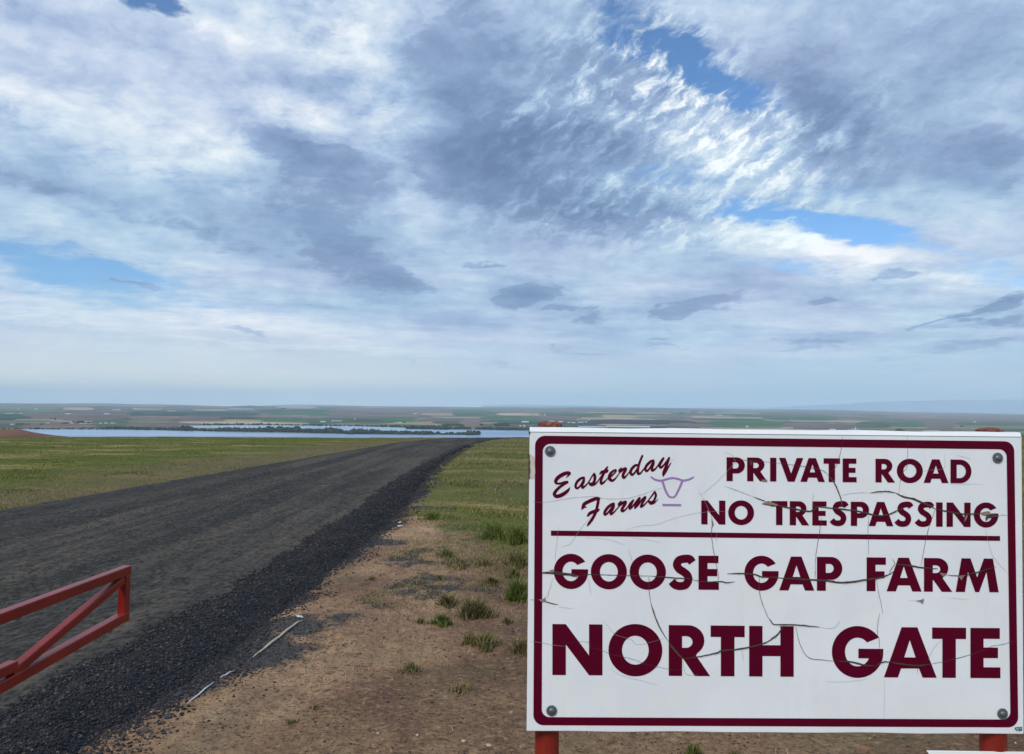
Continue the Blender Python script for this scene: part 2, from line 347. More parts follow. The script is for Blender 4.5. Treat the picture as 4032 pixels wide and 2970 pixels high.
def polar(az_, rr):
    A, Rr = np.meshgrid(az_, rr); X = Rr * np.sin(A); Y = Rr * np.cos(A)
    return X, Y
def grid_faces(nr, nc, wrap=False):
    i = np.arange(nr - 1)[:, None]; j = np.arange(nc if wrap else nc - 1)[None, :]; j2 = (j + 1) % nc
    return np.stack([i * nc + j, i * nc + j2, (i + 1) * nc + j2, (i + 1) * nc + j], -1).reshape(-1, 4)
azs = np.concatenate([np.linspace(-180, -46, 34)[:-1], np.linspace(-46, 46, 830), np.linspace(46, 180, 34)[1:-1]]) * math.pi / 180
rs = np.concatenate([[0.02, 0.3], np.linspace(0.6, 3.0, 22), 3 + np.cumsum(np.linspace(0.016, 0.06, 250)), np.geomspace(12.6, 100, 190), np.geomspace(103, 700, 36), np.geomspace(760, 3080, 12)])
rs = np.unique(np.round(rs, 4))
GX, GY = polar(azs, rs); GZ = zg(GX, GY)

def dirt_cover(X, Y):
    """0 bare dirt .. 1 grass on the right-hand verge, the field left of the road"""
    n = fbm(X, Y, 0.55, 4, 21); n2 = fbm(X, Y, 2.3, 3, 22)
    edge = eR(Y)
    right = sstep(Y + 3.2 * n + 1.2 * n2 + np.clip(X, -1.5, 2) * 1.6, 7.6, 10.6) * sstep(X - edge + 0.35 * n2 + 0.25 * sstep(Y, 12, 20), -0.05, 0.4)
    left = sstep(eL(Y) - X + 0.5 * n2, -0.7, -0.2) * (0.6 + 0.4 * sstep(eL(Y) - X + 2.5 * n, 0.5, 4))
    return np.clip(np.where(X < -4.5, left, right), 0, 1)
def flat(px, py): d = ray(px, py); t_ = -CAM_H / d[2]; return d[0] * t_, d[1] * t_
SMUDGE = [(*flat(a, b), r, k) for a, b, r, k in ((1700, 2232, .42, 1.0), (1800, 2205, .5, .7), (1570, 2330, .30, .8), (1690, 2290, .22, .9), (1450, 2390, .26, .8), (1330, 2440, .2, .8), (1160, 2560, .22, 1.0), (1100, 2590, .16, .9), (1730, 2320, .25, .8), (1640, 2360, .2, .6), (850, 2640, .22, .8), (600, 2760, .2, .7), (660, 2890, .14, 1.0), (470, 2930, .2, .9), (1960, 2320, .2, .6), (1480, 2200, .5, .7))]
SAND = [(*flat(a, b), r, k) for a, b, r, k in ((1250, 2470, .45, 1.0), (1120, 2680, .24, 1.0), (1500, 2380, .5, .9), (1700, 2420, .3, .7), (1400, 2600, .5, .5), (700, 2860, .22, 1.0), (950, 2740, .25, .8), (1700, 2260, .5, .8), (1950, 2400, .35, .8), (1900, 2540, .25, .8), (520, 2940, .15, 1.0), (1650, 2540, .3, .6), (2300, 2930, .3, .4), (3000, 2950, .4, .4), (1750, 2130, .8, .8))]
def patches(L, X, Y):
    a = 0.0
    for (x, y, r, k) in L: a = a + k * np.exp(-(((X - x) / (r * 1.25)) ** 2 + ((Y - y) / (r * 1.1)) ** 2))
    return a
def spill(X, Y):
    """loose dark gravel strewn beyond its heap"""
    d = X - eR(Y); n = fbm(X, Y, 1.6, 4, 31)
    return np.clip(patches(SMUDGE, X, Y) * (0.40 + 0.8 * fbm(X, Y, 5, 3, 34)) + sstep(n - d * 0.95, -0.25, 0.35) + 0.55 * sstep(fbm(X, Y * 1.0, 1.1, 4, 33) - np.abs(d - 0.9) * 0.6, 0.0, 0.4) * sstep(Y, 4, 6.5), 0, 1) * (X > -3.5)

m_ground, t = new_mat('earth_and_turf')
cov_a = t.n('ShaderNodeAttribute', attribute_name='cover').outputs['Fac']; sp_a = t.n('ShaderNodeAttribute', attribute_name='spill').outputs['Fac']
n1 = t.noise(t.pos, 1.1, 6, 0.6); n2 = t.noise(t.mapping(t.pos, (3, 1, 0)), 9, 6, 0.65); n3 = t.noise(t.pos, 60, 5, 0.7)
n0 = t.noise(t.mapping(t.pos, (0, 0, 0), (0, 0, R(-35)), (1, 0.45, 1)), 0.75, 6, 0.65)
earth = t.ramp(t.math('ADD', t.math('MULTIPLY', n1, .4), t.math('MULTIPLY', n0, .6)), [(0.36, lin(92, 70, 56)), (0.46, lin(112, 87, 68)), (0.54, lin(134, 108, 82)), (0.64, lin(160, 134, 104))])
earth = t.mix(t.ramp(n2, [(0.45, 0.0), (0.60, 0.6)]), earth, lin(104, 78, 63))
earth = t.mix(t.ramp(n3, [(0.38, 0.8), (0.47, 0.0)]), earth, lin(62, 48, 40))
earth = t.mix(t.ramp(n3, [(0.62, 0.0), (0.74, 0.5)]), earth, lin(176, 156, 130))
sand = t.n('ShaderNodeAttribute', attribute_name='sand').outputs['Fac']
sfac = t.rng_(t.math('MULTIPLY_ADD', t.math('SUBTRACT', n2, 0.5), 0.9, sand), 0.25, 0.85)
earth = t.mix(1.0, earth, t.mix(sfac, (0.90, 0.90, 0.92, 1), (1.60, 1.62, 1.62, 1)), 'MULTIPLY')
n4 = t.noise(t.mapping(t.pos, (0, 0, 0), (0, 0, 0), (1, 1.6, 1)), 24, 6, 0.72)
earth = t.mix(t.ramp(n4, [(0.36, 0.85), (0.46, 0.0)]), earth, lin(66, 50, 40))  # dark specks: shadows of clods painted into the earth colour
earth = t.mix(t.ramp(n4, [(0.54, 0.0), (0.66, 0.6)]), earth, lin(168, 142, 112))
olive = t.ramp(t.noise(t.pos, 0.8, 5, 0.6), [(0.5, 0.0), (0.66, 0.35)])
earth = t.mix(olive, earth, lin(98, 92, 64))
turf = t.ramp(t.noise(t.mapping(t.pos, (0, 0, 0), (0, 0, R(12)), (0.5, 1.3, 1)), 0.36, 8, 0.68), [(0.34, lin(66, 78, 30)), (0.46, lin(86, 94, 34)), (0.54, lin(104, 102, 48)), (0.62, lin(146, 128, 80))])
turf = t.mix(t.ramp(n2, [(0.35, 0.5), (0.55, 0.0)]), turf, lin(60, 66, 32))
vb = t.n('ShaderNodeAttribute', attribute_name='verge').outputs['Fac']
turf = t.mix(t.math('MULTIPLY', vb, t.ramp(n2, [(0.35, 1.0), (0.65, 0.5)])), turf, lin(98, 88, 62))
cf = t.math('MULTIPLY_ADD', t.math('SUBTRACT', n2, 0.5), 1.3, cov_a)
col = t.mix(t.rng_(cf, 0.25, 0.7), earth, turf)
sf = t.math('MULTIPLY_ADD', t.math('SUBTRACT', n4, 0.5), 2.6, t.math('MULTIPLY_ADD', t.math('SUBTRACT', n2, 0.5), 1.0, sp_a))
col = t.mix(t.rng_(sf, 0.42, 0.75), col, t.mix(t.ramp(n3, [(0.42, 0.0), (0.55, 1.0)]), lin(44, 43, 47), lin(78, 74, 72)))
t.l(col, t.b.inputs['Base Color']); t.b.inputs['Roughness'].default_value = 0.95; t.b.inputs['Specular IOR Level'].default_value = 0.15
bump(t, t.math('ADD', t.math('MULTIPLY', n3, 0.5), n2), 0.7, 0.012)

V = np.stack([GX, GY, GZ], -1).reshape(-1, 3)
g = mesh_np('ground', V, grid_faces(len(rs), len(azs), True)[:, ::-1], m_ground, smooth=True,
            attrs={'sand': np.clip(patches(SAND, GX, GY) * 0.9 + 0.5 * fbm(GX, GY, 1.6, 4, 25) + 0.5 * (1 - np.abs(GX - eR(GY) - .5)).clip(0), 0, 1) * (GY < 12), 'verge': np.clip(np.where(GX < -3, 1.0 * sstep(GX - eL(GY) + 1.6 * fbm(GX, GY, .5, 3, 23), -4.5, -1.2), 0.35 + 0.4 * fbm(GX, GY, .5, 3, 24)), 0, 1), 'cover': np.clip(dirt_cover(GX, GY) + sstep(GY, 60, 90), 0, 1), 'spill': spill(GX, GY) * (GY < 60)})
tag(g, kind='structure')

# ------------------------------------------------------------------ gravel road, lying on the ground
def strip(name, lf, rf, nx, Ys, zf, mat, attrs=None):
    U = np.linspace(0, 1, nx)[None, :]; Yg = np.repeat(Ys[:, None], nx, 1)
    X = lf(Yg) * (1 - U) + rf(Yg) * U
    Z = zf(X, Yg, U)
    return mesh_np(name, np.stack([X, Yg, Z], -1).reshape(-1, 3), grid_faces(len(Ys), nx), mat, smooth=True, attrs={k: f(X, Yg) for k, f in (attrs or {}).items()})
m_road, t = new_mat('packed_gravel')
mp = t.mapping(t.pos, (0, 0, 0), (0, 0, R(2.0)), (1.0, 0.05, 1))
rut = t.noise(mp, 1.7, 6, 0.62); grn = t.noise(t.pos, 95, 4, 0.75); md = t.noise(t.pos, 6, 5, 0.6); bg_ = t.noise(t.mapping(t.pos, (0, 0, 0), (0, 0, 0), (1, 0.35, 1)), 0.7, 4, 0.5)
c = t.ramp(rut, [(0.40, lin(60, 59, 58)), (0.5, lin(74, 71, 68)), (0.59, lin(98, 90, 82))])
c = t.mix(t.ramp(bg_, [(0.45, 0.0), (0.65, 0.5)]), c, lin(66, 66, 60))
g2_ = t.noise(t.mapping(t.pos, (0, 0, 0), (0, 0, 0), (1, 0.6, 1)), 22, 5, 0.7)
c = t.mix(t.ramp(g2_, [(0.38, 0.85), (0.5, 0.0)]), c, lin(34, 34, 35))
c = t.mix(t.ramp(g2_, [(0.53, 0.0), (0.66, 0.7)]), c, lin(104, 98, 90))
g3_ = t.noise(t.mapping(t.pos, (5, 1, 0), (0, 0, 0), (1, 0.35, 1)), 7, 6, 0.72)
c = t.mix(t.ramp(g3_, [(0.38, 0.4), (0.5, 0.0)]), c, lin(44, 43, 43))
c = t.mix(t.ramp(g3_, [(0.52, 0.0), (0.66, 0.4)]), c, lin(98, 92, 84))
c = t.mix(t.ramp(grn, [(0.36, 0.75), (0.48, 0.0)]), c, lin(33, 34, 37))
c = t.mix(t.ramp(grn, [(0.60, 0.0), (0.72, 0.8)]), c, lin(104, 102, 100))
c = t.mix(t.ramp(md, [(0.35, 0.35), (0.5, 0.0)]), c, lin(42, 41, 41))
t.l(c, t.b.inputs['Base Color']); t.b.inputs['Roughness'].default_value = 0.95; t.b.inputs['Specular IOR Level'].default_value = 0.05
bump(t, t.math('ADD', grn, t.math('MULTIPLY', rut, 1.5)), 0.8, 0.008)
Yr = np.unique(np.concatenate([np.linspace(-12, 2, 20), np.arange(2, 14, 0.05), np.geomspace(14, 130, 260)]))
def z_road(X, Y, U):
    wob = fbm(X, Y, 3.0, 4, 41) * 0.5
    dl = X - (eL(Y) + wob * 0.22); dr = eM(Y) + 0.5 - X
    side = sstep(dl, -0.30, 0.18)
    crown = 0.02 * np.sin(np.clip(U, 0, 1) * math.pi)
    ruts = 0.008 * np.sin(X * 3.9 + 0.6 * fbm(X * 0, Y, 0.2, 2, 44)) + 0.004 * fbm(X * 3, Y * .2, 1, 3, 45)
    return zbase(X, Y) + 0.012 + crown + ruts + 0.004 * fbm(X, Y, 8, 3, 46) - 0.10 * (1 - side)
rd = strip('road', lambda Y: eL(Y) - 0.45, lambda Y: eM(Y) + 0.30, 150, Yr, z_road, m_road)
tag(rd, kind='structure')

N = 26000
Y = 3.2 + 16 * rng.random(N) ** 1.7; X = eL(Y) + 0.2 + (eM(Y) - eL(Y) - 0.2) * rng.random(N)
k = rng.random(N) < np.clip(0.35 + fbm(X * 1.5, Y * 0.15, 1.0, 4, 63) * 1.4, 0.05, 1) * (X > -0.75 * Y - 0.5); X, Y = X[k], Y[k]
ROAD_STONES = (X, Y)
# loose dark gravel windrow along the road's right side
m_berm, t = new_mat('loose_basalt_gravel')
vo = t.n('ShaderNodeTexVoronoi'); t.l(t.pos, vo.inputs['Vector']); vo.inputs['Scale'].default_value = 62
vd = vo.outputs['Distance']; n = t.noise(t.pos, 3, 4, 0.6)
c = t.mix(t.ramp(n, [(0.4, 0.0), (0.6, 1.0)]), lin(42, 43, 50), lin(54, 54, 58))
bw = t.n('ShaderNodeRGBToBW'); t.l(vo.outputs['Color'], bw.inputs[0])
c = t.mix(t.math('MULTIPLY', bw.outputs[0], 0.6), c, lin(34, 35, 40))
t.l(c, t.b.inputs['Base Color']); t.b.inputs['Roughness'].default_value = 0.85; t.b.inputs['Specular IOR Level'].default_value = 0.25
bump(t, t.math('SUBTRACT', 1.0, vd), 1.0, 0.012)
def z_berm(X, Y, U):
    wl = fbm(X, Y, 1.2, 4, 51); wr = fbm(X, Y, 1.5, 4, 52)
    a = X - eM(Y) + 0.10 * wl + 0.06 * fbm(X, Y, 5, 2, 57); b = eR(Y) - X + 0.20 * wr + 0.10 * fbm(X, Y, 6, 3, 53)
    wd_ = np.maximum(eR(Y) - eM(Y), 0.3); h = sstep(a, 0.0, np.minimum(0.28, .35 * wd_)) * sstep(b, -0.08, np.minimum(.42, .5 * wd_))
    ripple = 0.016 * np.sin((Y * 1.0 - X * 0.9) * 9.0 + 3 * fbm(X, Y, .6, 2, 58)) * sstep(Y, 7, 9) * (1 - sstep(Y, 16, 24))
    z = zbase(X, Y) - 0.045 + 0.100 * h + h * (0.014 * fbm(X, Y, 9, 4, 54) + 0.008 * fbm(X, Y, 30, 2, 55) + ripple)
    return z
Yb = np.unique(np.concatenate([np.arange(1.0, 14, 0.022), np.geomspace(14, 130, 300)]))
bm = strip('gravel_windrow', lambda Y: eM(Y) - 0.25, lambda Y: eR(Y) + 0.45, 70, Yb, z_berm, m_berm)
tag(bm, kind='structure')

# stones: two stuff objects (dark loose stone on the windrow; pale and dark pebbles on the earth)
OCT = np.array([[1, 0, 0], [-1, 0, 0], [0, 1, 0], [0, -1, 0], [0, 0, 1], [0, 0, -1]], float)
OF = np.array([[0, 2, 4], [2, 1, 4], [1, 3, 4], [3, 0, 4], [2, 0, 5], [1, 2, 5], [3, 1, 5], [0, 3, 5]])
def stones(name, X, Y, Z, size, cols, mat):
    n = len(X); v = OCT[None] * (1 + 0.5 * (rng.random((n, 6, 1)) - 0.5)) + 0.25 * (rng.random((n, 6, 3)) - 0.5)
    v[:, :, 2] *= 0.62; a = rng.random(n) * 6.28; ca, sa = np.cos(a)[:, None], np.sin(a)[:, None]
    s = size[:, None]; st_ = 0.7 + 0.6 * rng.random((n, 1))
    x = (v[..., 0] * ca - v[..., 1] * sa) * s * st_; y = (v[..., 0] * sa + v[..., 1] * ca) * s; z = v[..., 2] * s + s * 0.25
    VV = np.stack([x + X[:, None], y + Y[:, None], z + Z[:, None]], -1).reshape(-1, 3)
    F = (OF[None] + (np.arange(n) * 6)[:, None, None]).reshape(-1, 3)
    return mesh_np(name, VV, F, mat, colors=np.repeat(cols, 6, 0))
def tone_mat(name, rough=0.85, spec=0.3, scale=120, sub=0.0):
    m, t = new_mat(name); a = t.n('ShaderNodeAttribute', attribute_name='tone').outputs['Color']
    n = t.noise(t.pos, scale, 3, 0.6)
    t.l(t.mix(1.0, a, t.ramp(n, [(0.3, 0.8), (0.7, 1.15)]), 'MULTIPLY'), t.b.inputs['Base Color'])
    t.b.inputs['Roughness'].default_value = rough; t.b.inputs['Specular IOR Level'].default_value = spec
    return m
m_stone = tone_mat('stone')
X, Y = ROAD_STONES; cs = np.array([lin(70, 69, 70)[:3]]) * (0.45 + 1.1 * rng.random((len(X), 1)) ** 1.6)
o = stones('road_stones', X, Y, z_road(X, Y, (X - eL(Y)) / (eM(Y) - eL(Y))), 0.0022 + 0.0065 * rng.random(len(X)) ** 3 + 0.0004 * Y, cs, m_stone)
tag(o, 'loose grey chips scattered thinly over the packed road', 'gravel', kind='stuff')
N = 190000
Y = 3.0 + 34 * rng.random(N) ** 2.7; u = rng.random(N); X = eM(Y) - 0.35 + (eR(Y) - eM(Y) + 0.75) * u
dens = sstep(X - eM(Y) + 0.1 * fbm(X, Y, 2, 3, 61), -0.08, 0.12) * sstep(eR(Y) - X + 0.25 * fbm(X, Y, 2.5, 3, 62), -0.3, 0.15)
k = rng.random(N) < dens; X, Y = X[k], Y[k]
U0 = np.zeros_like(X); Z = np.maximum(np.maximum(z_berm(X, Y, U0), zg(X, Y)), np.where(X < eM(Y) + 0.2, z_road(X, Y, U0 + 0.9), -99))
base = np.array([lin(43, 43, 50)[:3]]) * (0.55 + 0.9 * rng.random((len(X), 1)) ** 1.5)
k = rng.random(len(X)) < 0.14; base[k] = np.array([lin(84, 76, 70)[:3]]) * (0.6 + 0.6 * rng.random((k.sum(), 1)))
o = stones('gravel', X, Y, Z, 0.0024 + 0.0085 * rng.random(len(X)) ** 3.5 + 0.0005 * Y, base, m_stone)
tag(o, 'loose dark basalt stones heaped along the right side of the road', 'gravel', kind='stuff')
N = 90000
Y = 2.4 + 9 * rng.random(N) ** 1.5; X = eR(Y) - 0.2 + rng.random(N) * (1.2 + Y * 0.62 + 1.2)
k = rng.random(N) < np.clip(0.22 + 1.2 * spill(X, Y) + 0.25 * sstep(fbm(X, Y, 2, 3, 66), 0, .5), 0, 1); X, Y = X[k], Y[k]
cs = np.where(rng.random((len(X), 1)) < np.clip(spill(X, Y) + 0.25, 0, 1)[:, None], np.array([lin(52, 48, 50)[:3]]), np.array([lin(118, 92, 70)[:3]])) * (0.6 + 0.7 * rng.random((len(X), 1)))
k = rng.random(len(X)) < 0.006; cs[k] = lin(176, 166, 150)[:3]
o = stones('pebbles', X, Y, zg(X, Y), 0.002 + 0.008 * rng.random(len(X)) ** 4, cs, m_stone)
tag(o, 'small pebbles and clods strewn over the bare brown earth', 'pebbles', kind='stuff')

# ------------------------------------------------------------------ grass
m_grass = tone_mat('grass_blades', 0.75, 0.2, 8)
def blades(name, X, Y, Z, h, wd, cols, lean=0.45, mat=None, parent=None):
    n = len(X); a = rng.random(n) * 6.283; la = rng.random(n) * 6.283; ln = lean * (0.3 + rng.random(n)) * h
    dxx, dyy = np.cos(a) * wd / 2, np.sin(a) * wd / 2; lx, ly = np.cos(la) * ln, np.sin(la) * ln
    P_ = np.stack([np.stack([X - dxx, Y - dyy, Z], -1), np.stack([X + dxx, Y + dyy, Z], -1),
                   np.stack([X + dxx * .7 + lx * .35, Y + dyy * .7 + ly * .35, Z + h * .6], -1), np.stack([X - dxx * .7 + lx * .35, Y - dyy * .7 + ly * .35, Z + h * .6], -1),
                   np.stack([X + lx, Y + ly, Z + h * (1 - 0.25 * lean)], -1)], 1)
    b = np.arange(n)[:, None] * 5
    F = np.concatenate([b + [0, 1, 2], b + [0, 2, 3], b + [3, 2, 4]], 0)
    return mesh_np(name, P_.reshape(-1, 3), F, mat or m_grass, parent=parent, colors=np.repeat(cols, 5, 0))
GREEN = np.array([lin(102, 112, 40)[:3], lin(94, 105, 38)[:3], lin(110, 114, 50)[:3], lin(88, 97, 40)[:3]])
DRY = np.array([lin(134, 120, 82)[:3], lin(112, 98, 66)[:3], lin(150, 134, 98)[:3], lin(92, 82, 58)[:3]])
def gcols(X, Y, dry):
    n = len(X); pick = rng.integers(0, 4, n); isdry = rng.random(n) < dry
    return np.where(isdry[:, None], DRY[pick], GREEN[pick]) * (0.80 + 0.4 * rng.random((n, 1)))
N = 190000
Y = 10.5 * (80 / 10.5) ** rng.random(N); X = eL(Y) + 0.22 - rng.random(N) ** 1.2 * (Y * 0.78 - 6.0).clip(2)
d = eL(Y) - X; c_ = dirt_cover(X, Y); pt = fbm(X, Y * 1.5, 0.35, 4, 71)
k = rng.random(N) < np.clip(c_ * (0.75 + 0.5 * pt), 0.02, 1); X, Y, d, pt = X[k], Y[k], d[k], pt[k]
hh = (0.010 + 0.022 * rng.random(len(X))) * (1 + 0.9 * sstep(fbm(X, Y, 0.8, 3, 72), 0.1, 0.6))
o = blades('grass', X, Y, zg(X, Y) - 0.01, hh, 0.006 + 0.0007 * Y, gcols(X, Y, np.clip(0.80 + 0.9 * pt - 0.17 * d.clip(0, 5), 0.06, 0.95)), 0.7)
tag(o, 'green and straw coloured grass field left of the road', 'grass', kind='stuff')
N = 210000
Y = 6.5 * (85 / 6.5) ** (rng.random(N)); X = eR(Y) + 0.03 + rng.random(N) * (Y * 0.86 + 2.2)
c_ = dirt_cover(X, Y); pt = fbm(X, Y, 0.7, 4, 75); p2 = fbm(X, Y, 2.5, 3, 76)
k = rng.random(N) < np.clip(c_ * (0.85 + 0.9 * pt + 0.6 * p2), 0, 1); X, Y, pt, p2 = X[k], Y[k], pt[k], p2[k]
hh = (0.014 + 0.036 * rng.random(len(X))) * (0.9 + 1.3 * sstep(p2 + pt, 0.0, 0.8))
o = blades('grass', X, Y, zg(X, Y) - 0.01, hh, 0.0035 + 0.0007 * Y, gcols(X, Y, np.clip(0.58 - 0.8 * p2 + 0.008 * Y - .4 * pt, 0.14, 0.9)), 0.8)
tag(o, 'patchy green verge grass between the gravel and the sign', 'grass', kind='stuff')
# dry stalks lying and standing on the dirt
N = 42000
Y = 2.6 + 7 * rng.random(N) ** 1.3; X = eR(Y) + 0.3 + rng.random(N) * (1.0 + Y * 0.75)
pt = fbm(X, Y, 1.1, 3, 81); k = rng.random(N) < np.clip(0.25 + pt * 1.6, 0.03, 1); X, Y = X[k], Y[k]; n = len(X)
cs = np.array([lin(170, 154, 124)[:3], lin(134, 116, 90)[:3], lin(118, 114, 80)[:3]])[rng.integers(0, 3, n)] * (0.6 + 0.6 * rng.random((n, 1)))
o = blades('dry_stubble', X, Y, zg(X, Y) + 0.0, 0.010 + 0.042 * rng.random(n) ** 2, 0.0026 + 0.0014 * rng.random(n), cs, 1.7)
tag(o, 'thin pale dry stalks scattered over the brown earth', 'stubble', kind='stuff')

N = 60000
Y = 3.9 + 5.0 * rng.random(N); X = -1.5 + rng.random(N) * (1.6 + Y * 0.3)
pt = fbm(X, Y, 1.0, 4, 85) + 0.5 * fbm(X, Y, 4.5, 2, 86); k = rng.random(N) < np.clip(pt * 2.4 - 0.35 + 0.5 * sstep(X + 0.35 * Y, 1.0, 2.8) * sstep(Y, 4.2, 6.5), 0, 1) * sstep(X - eR(Y), 0.1, 0.8)
X, Y = X[k], Y[k]; n = len(X)
o = blades('sparse_grass', X, Y, zg(X, Y) - 0.004, 0.015 + 0.035 * rng.random(n) ** 1.5, 0.0036 + 0.001 * rng.random(n), gcols(X, Y, np.full(n, 0.78)) * 1.0, 1.2)
tag(o, 'thin patches of low olive and straw grass on the dirt bank', 'grass', kind='stuff')
# single tufts one can tell apart: px, py of the foot, height px, width px, tone, label
tufts = [(1740, 2462, 62, 95, 'g', 'bright green grass clump standing alone on bare dirt left of the sign'),
         (1655, 2455, 44, 64, 'o', 'small olive grass tuft just left of the bright green clump'),
         (1868, 2425, 105, 170, 'b', 'large brownish dry bushy tuft right of the bright green clump'),
         (1765, 2385, 70, 100, 'b', 'thin brown weedy tuft behind the bright green clump'),
         (1462, 2284, 26, 46, 'o', 'tiny green tuft by the edge of the dark gravel'),
         (1732, 2284, 40, 36, 'o', 'narrow upright dark sprig on the dirt bank'),
         (1757, 2192, 44, 90, 'g', 'low green tuft beyond the straw coloured tuft'),
         (1808, 2236, 64, 95, 's', 'pale straw coloured spiky tuft on the dirt bank'),
         (1905, 2226, 50, 90, 'o', 'olive tuft right of the straw coloured tuft'),
         (2035, 2228, 100, 90, 'o', 'tall grey green tuft next to the sign edge, uppermost of those beside it'),
         (2022, 2278, 64, 80, 'o', 'short olive tuft between the two tall green tufts beside the sign'),
         (2040, 2365, 112, 100, 'g', 'tall green tuft beside the sign, lower of the two tall ones'),
         (1935, 2300, 46, 90, 'b', 'low brown tuft above the large bushy one'),
         (1910, 2548, 84, 140, 'o', 'wide grey green tuft near the foot of the sign'),
         (1850, 2535, 66, 80, 'o', 'grey green tuft left of the wide one near the sign foot'),
         (2046, 2572, 105, 66, 's', 'upright straw stems against the left edge of the sign'),
         (1995, 2452, 40, 56, 'b', 'small brown tuft between the bushy one and the sign'),
         (1618, 2640, 52, 130, 's', 'flat pale tuft in the middle of the bare dirt'),
         (1815, 2722, 56, 90, 's', 'sparse dry tuft low on the dirt left of the sign'),
         (1945, 2120, 76, 150, 'g', 'dense green grass clump at the front edge of the verge'),
         (2030, 2140, 90, 110, 'g', 'dense green clump touching the sign edge at the verge'),
         (1700, 2045, 44, 110, 'g', 'green clump on the verge close to the gravel'),
         (2730, 2972, 58, 90, 'g', 'green tuft seen under the sign near its middle'),
         (2890, 2985, 50, 70, 'o', 'small olive tuft under the sign right of the middle'),
         (1240, 2790, 30, 90, 's', 'thin dry tuft on the dirt right of the white strip'),
         (1150, 2850, 34, 80, 'o', 'olive low tuft near the bottom of the dirt slope')]
for (px, py, hp, wp, tn, lab) in tufts:
    c0 = on_ground(px, py); D = c0[1]; h = hp * D / 3000; r = wp * D / 6000
    n = int(np.clip(wp * hp / (18 if tn in 'gb' else 34), 70, 700))
    a = rng.random(n) * 6.283; q = r * rng.random(n) ** 0.8 * (0.75 + 0.35 * np.sin(3 * a + px)); X = q * np.cos(a); Y = q * np.sin(a)
    dry = {'g': .22, 'o': .6, 'b': .8, 's': .97}[tn]
    cs = gcols(X, Y, np.full(n, dry))
    if tn == 'g': cs = cs * np.array([0.80, 0.92, 0.95])
    if tn == 'o': cs = cs * 0.85
    if tn == 'b': cs = cs * 0.72
    hh = h * (0.25 + 0.85 * rng.random(n) ** 1.3) * (1.15 - 0.6 * q / max(r, 1e-3))
    Zl = zg(X + c0[0], Y + c0[1]) - c0[2] - 0.006
    o = blades('grass_tuft', X, Y, Zl, hh, np.full(n, 0.0028 + 0.0006 * D), cs, {'g': .55, 'o': .8, 'b': 1.1, 's': .9}[tn])
    o.location = c0; tag(o, lab, 'grass tuft', 'grass tufts on the dirt beside the sign')

# ------------------------------------------------------------------ the sign
EX = np.array([0.99993524, 0.01138133, 0.0]); EXn = EX / np.linalg.norm(EX)
TL = np.array([0.04493392, 1.87896275, 1.54408137]); BL = np.array([0.04477957, 1.8856777, 0.8042913])
EZ = (TL - BL) / np.linalg.norm(TL - BL); NRM = np.cross(EXn, EZ)          # points away from the camera? fixed below
if NRM @ (EYE - TL) < 0: NRM = -NRM
BW, BH = 1.22, 0.7398
SIGN_Z0 = float(zg(0.65, 1.92))
root = empty('farm_sign', (0.65, 1.93, SIGN_Z0)); ROOT = np.array([0.65, 1.93, SIGN_Z0])
tag(root, 'large cracked white farm sign with maroon lettering on two red posts', 'sign')
FRAME = np.stack([EXn, EZ, NRM], 1)
def suv(px, py):
    """traced mark on the board -> metres right of and below the board's top left corner"""
    d = ray(px, py); t = ((TL - EYE) @ NRM) / (d @ NRM); p = EYE + d * t - TL
    return float(p @ EXn), float(p @ EZ)
def SP(u, v, w_=0.0): return TL + EXn * u + EZ * v + NRM * w_ - ROOT
def smesh(name, pts3, faces, mat, parent=None):
    return mesh_np(name, pts3, faces, mat, parent)

def paint(name, rgb, var=0.05, rough=0.35, spec=0.5):
    m, t = new_mat(name)
    n = t.noise(t.pos, 5, 5, 0.6); n2 = t.noise(t.mapping(t.pos, (0, 0, 0), (0, 0, 0), (30, 30, 4)), 1.0, 4, 0.6)
    c = lin(rgb); lo = tuple(v * (1 - var) for v in c[:3]) + (1,)
    cc_ = t.mix(t.ramp(n, [(0.35, 1.0), (0.65, 0.0)]), c, lo)
    cc_ = t.mix(t.ramp(t.noise(t.mapping(t.pos, (2, 2, 2)), 11, 6, 0.65), [(0.48, 0.0), (0.66, 0.5)]), cc_, (c[0] * .97, c[1] * .965, c[2] * .87, 1))
    cc_ = t.mix(t.ramp(n2, [(0.55, 0.0), (0.8, 0.16)]), cc_, tuple(v * 0.72 for v in c[:3]) + (1,))
    t.l(cc_, t.b.inputs['Base Color']); t.b.inputs['Roughness'].default_value = rough; t.b.inputs['Specular IOR Level'].default_value = spec
    bump(t, t.noise(t.pos, 9, 3, 0.5), 0.25, 0.004)
    return m
m_white = paint('aged_white_vinyl', (238, 242, 246), 0.07, 0.42)
m_maroon = paint('maroon_vinyl', (88, 0, 34), 0.12, 0.5, 0.12)
m_lilac = paint('faded_lilac_vinyl', (166, 132, 190), 0.08, 0.5)
m_tear = simple('dark_torn_edge', (72, 58, 56), 0.9, 0.3, 200)
m_tan = simple('torn_vinyl_backing', (140, 122, 108), 0.9, 0.25, 150)
m_hair = simple('hairline_crack_grey', (150, 152, 150), 0.9, 0.1, 50)  # grey of the fine cracks worn into the vinyl
m_wood = simple('weathered_board_edge', (84, 70, 60), 0.9, 0.35, 60)
m_beige = simple('bare_primer', (206, 198, 182), 0.8, 0.08, 60)

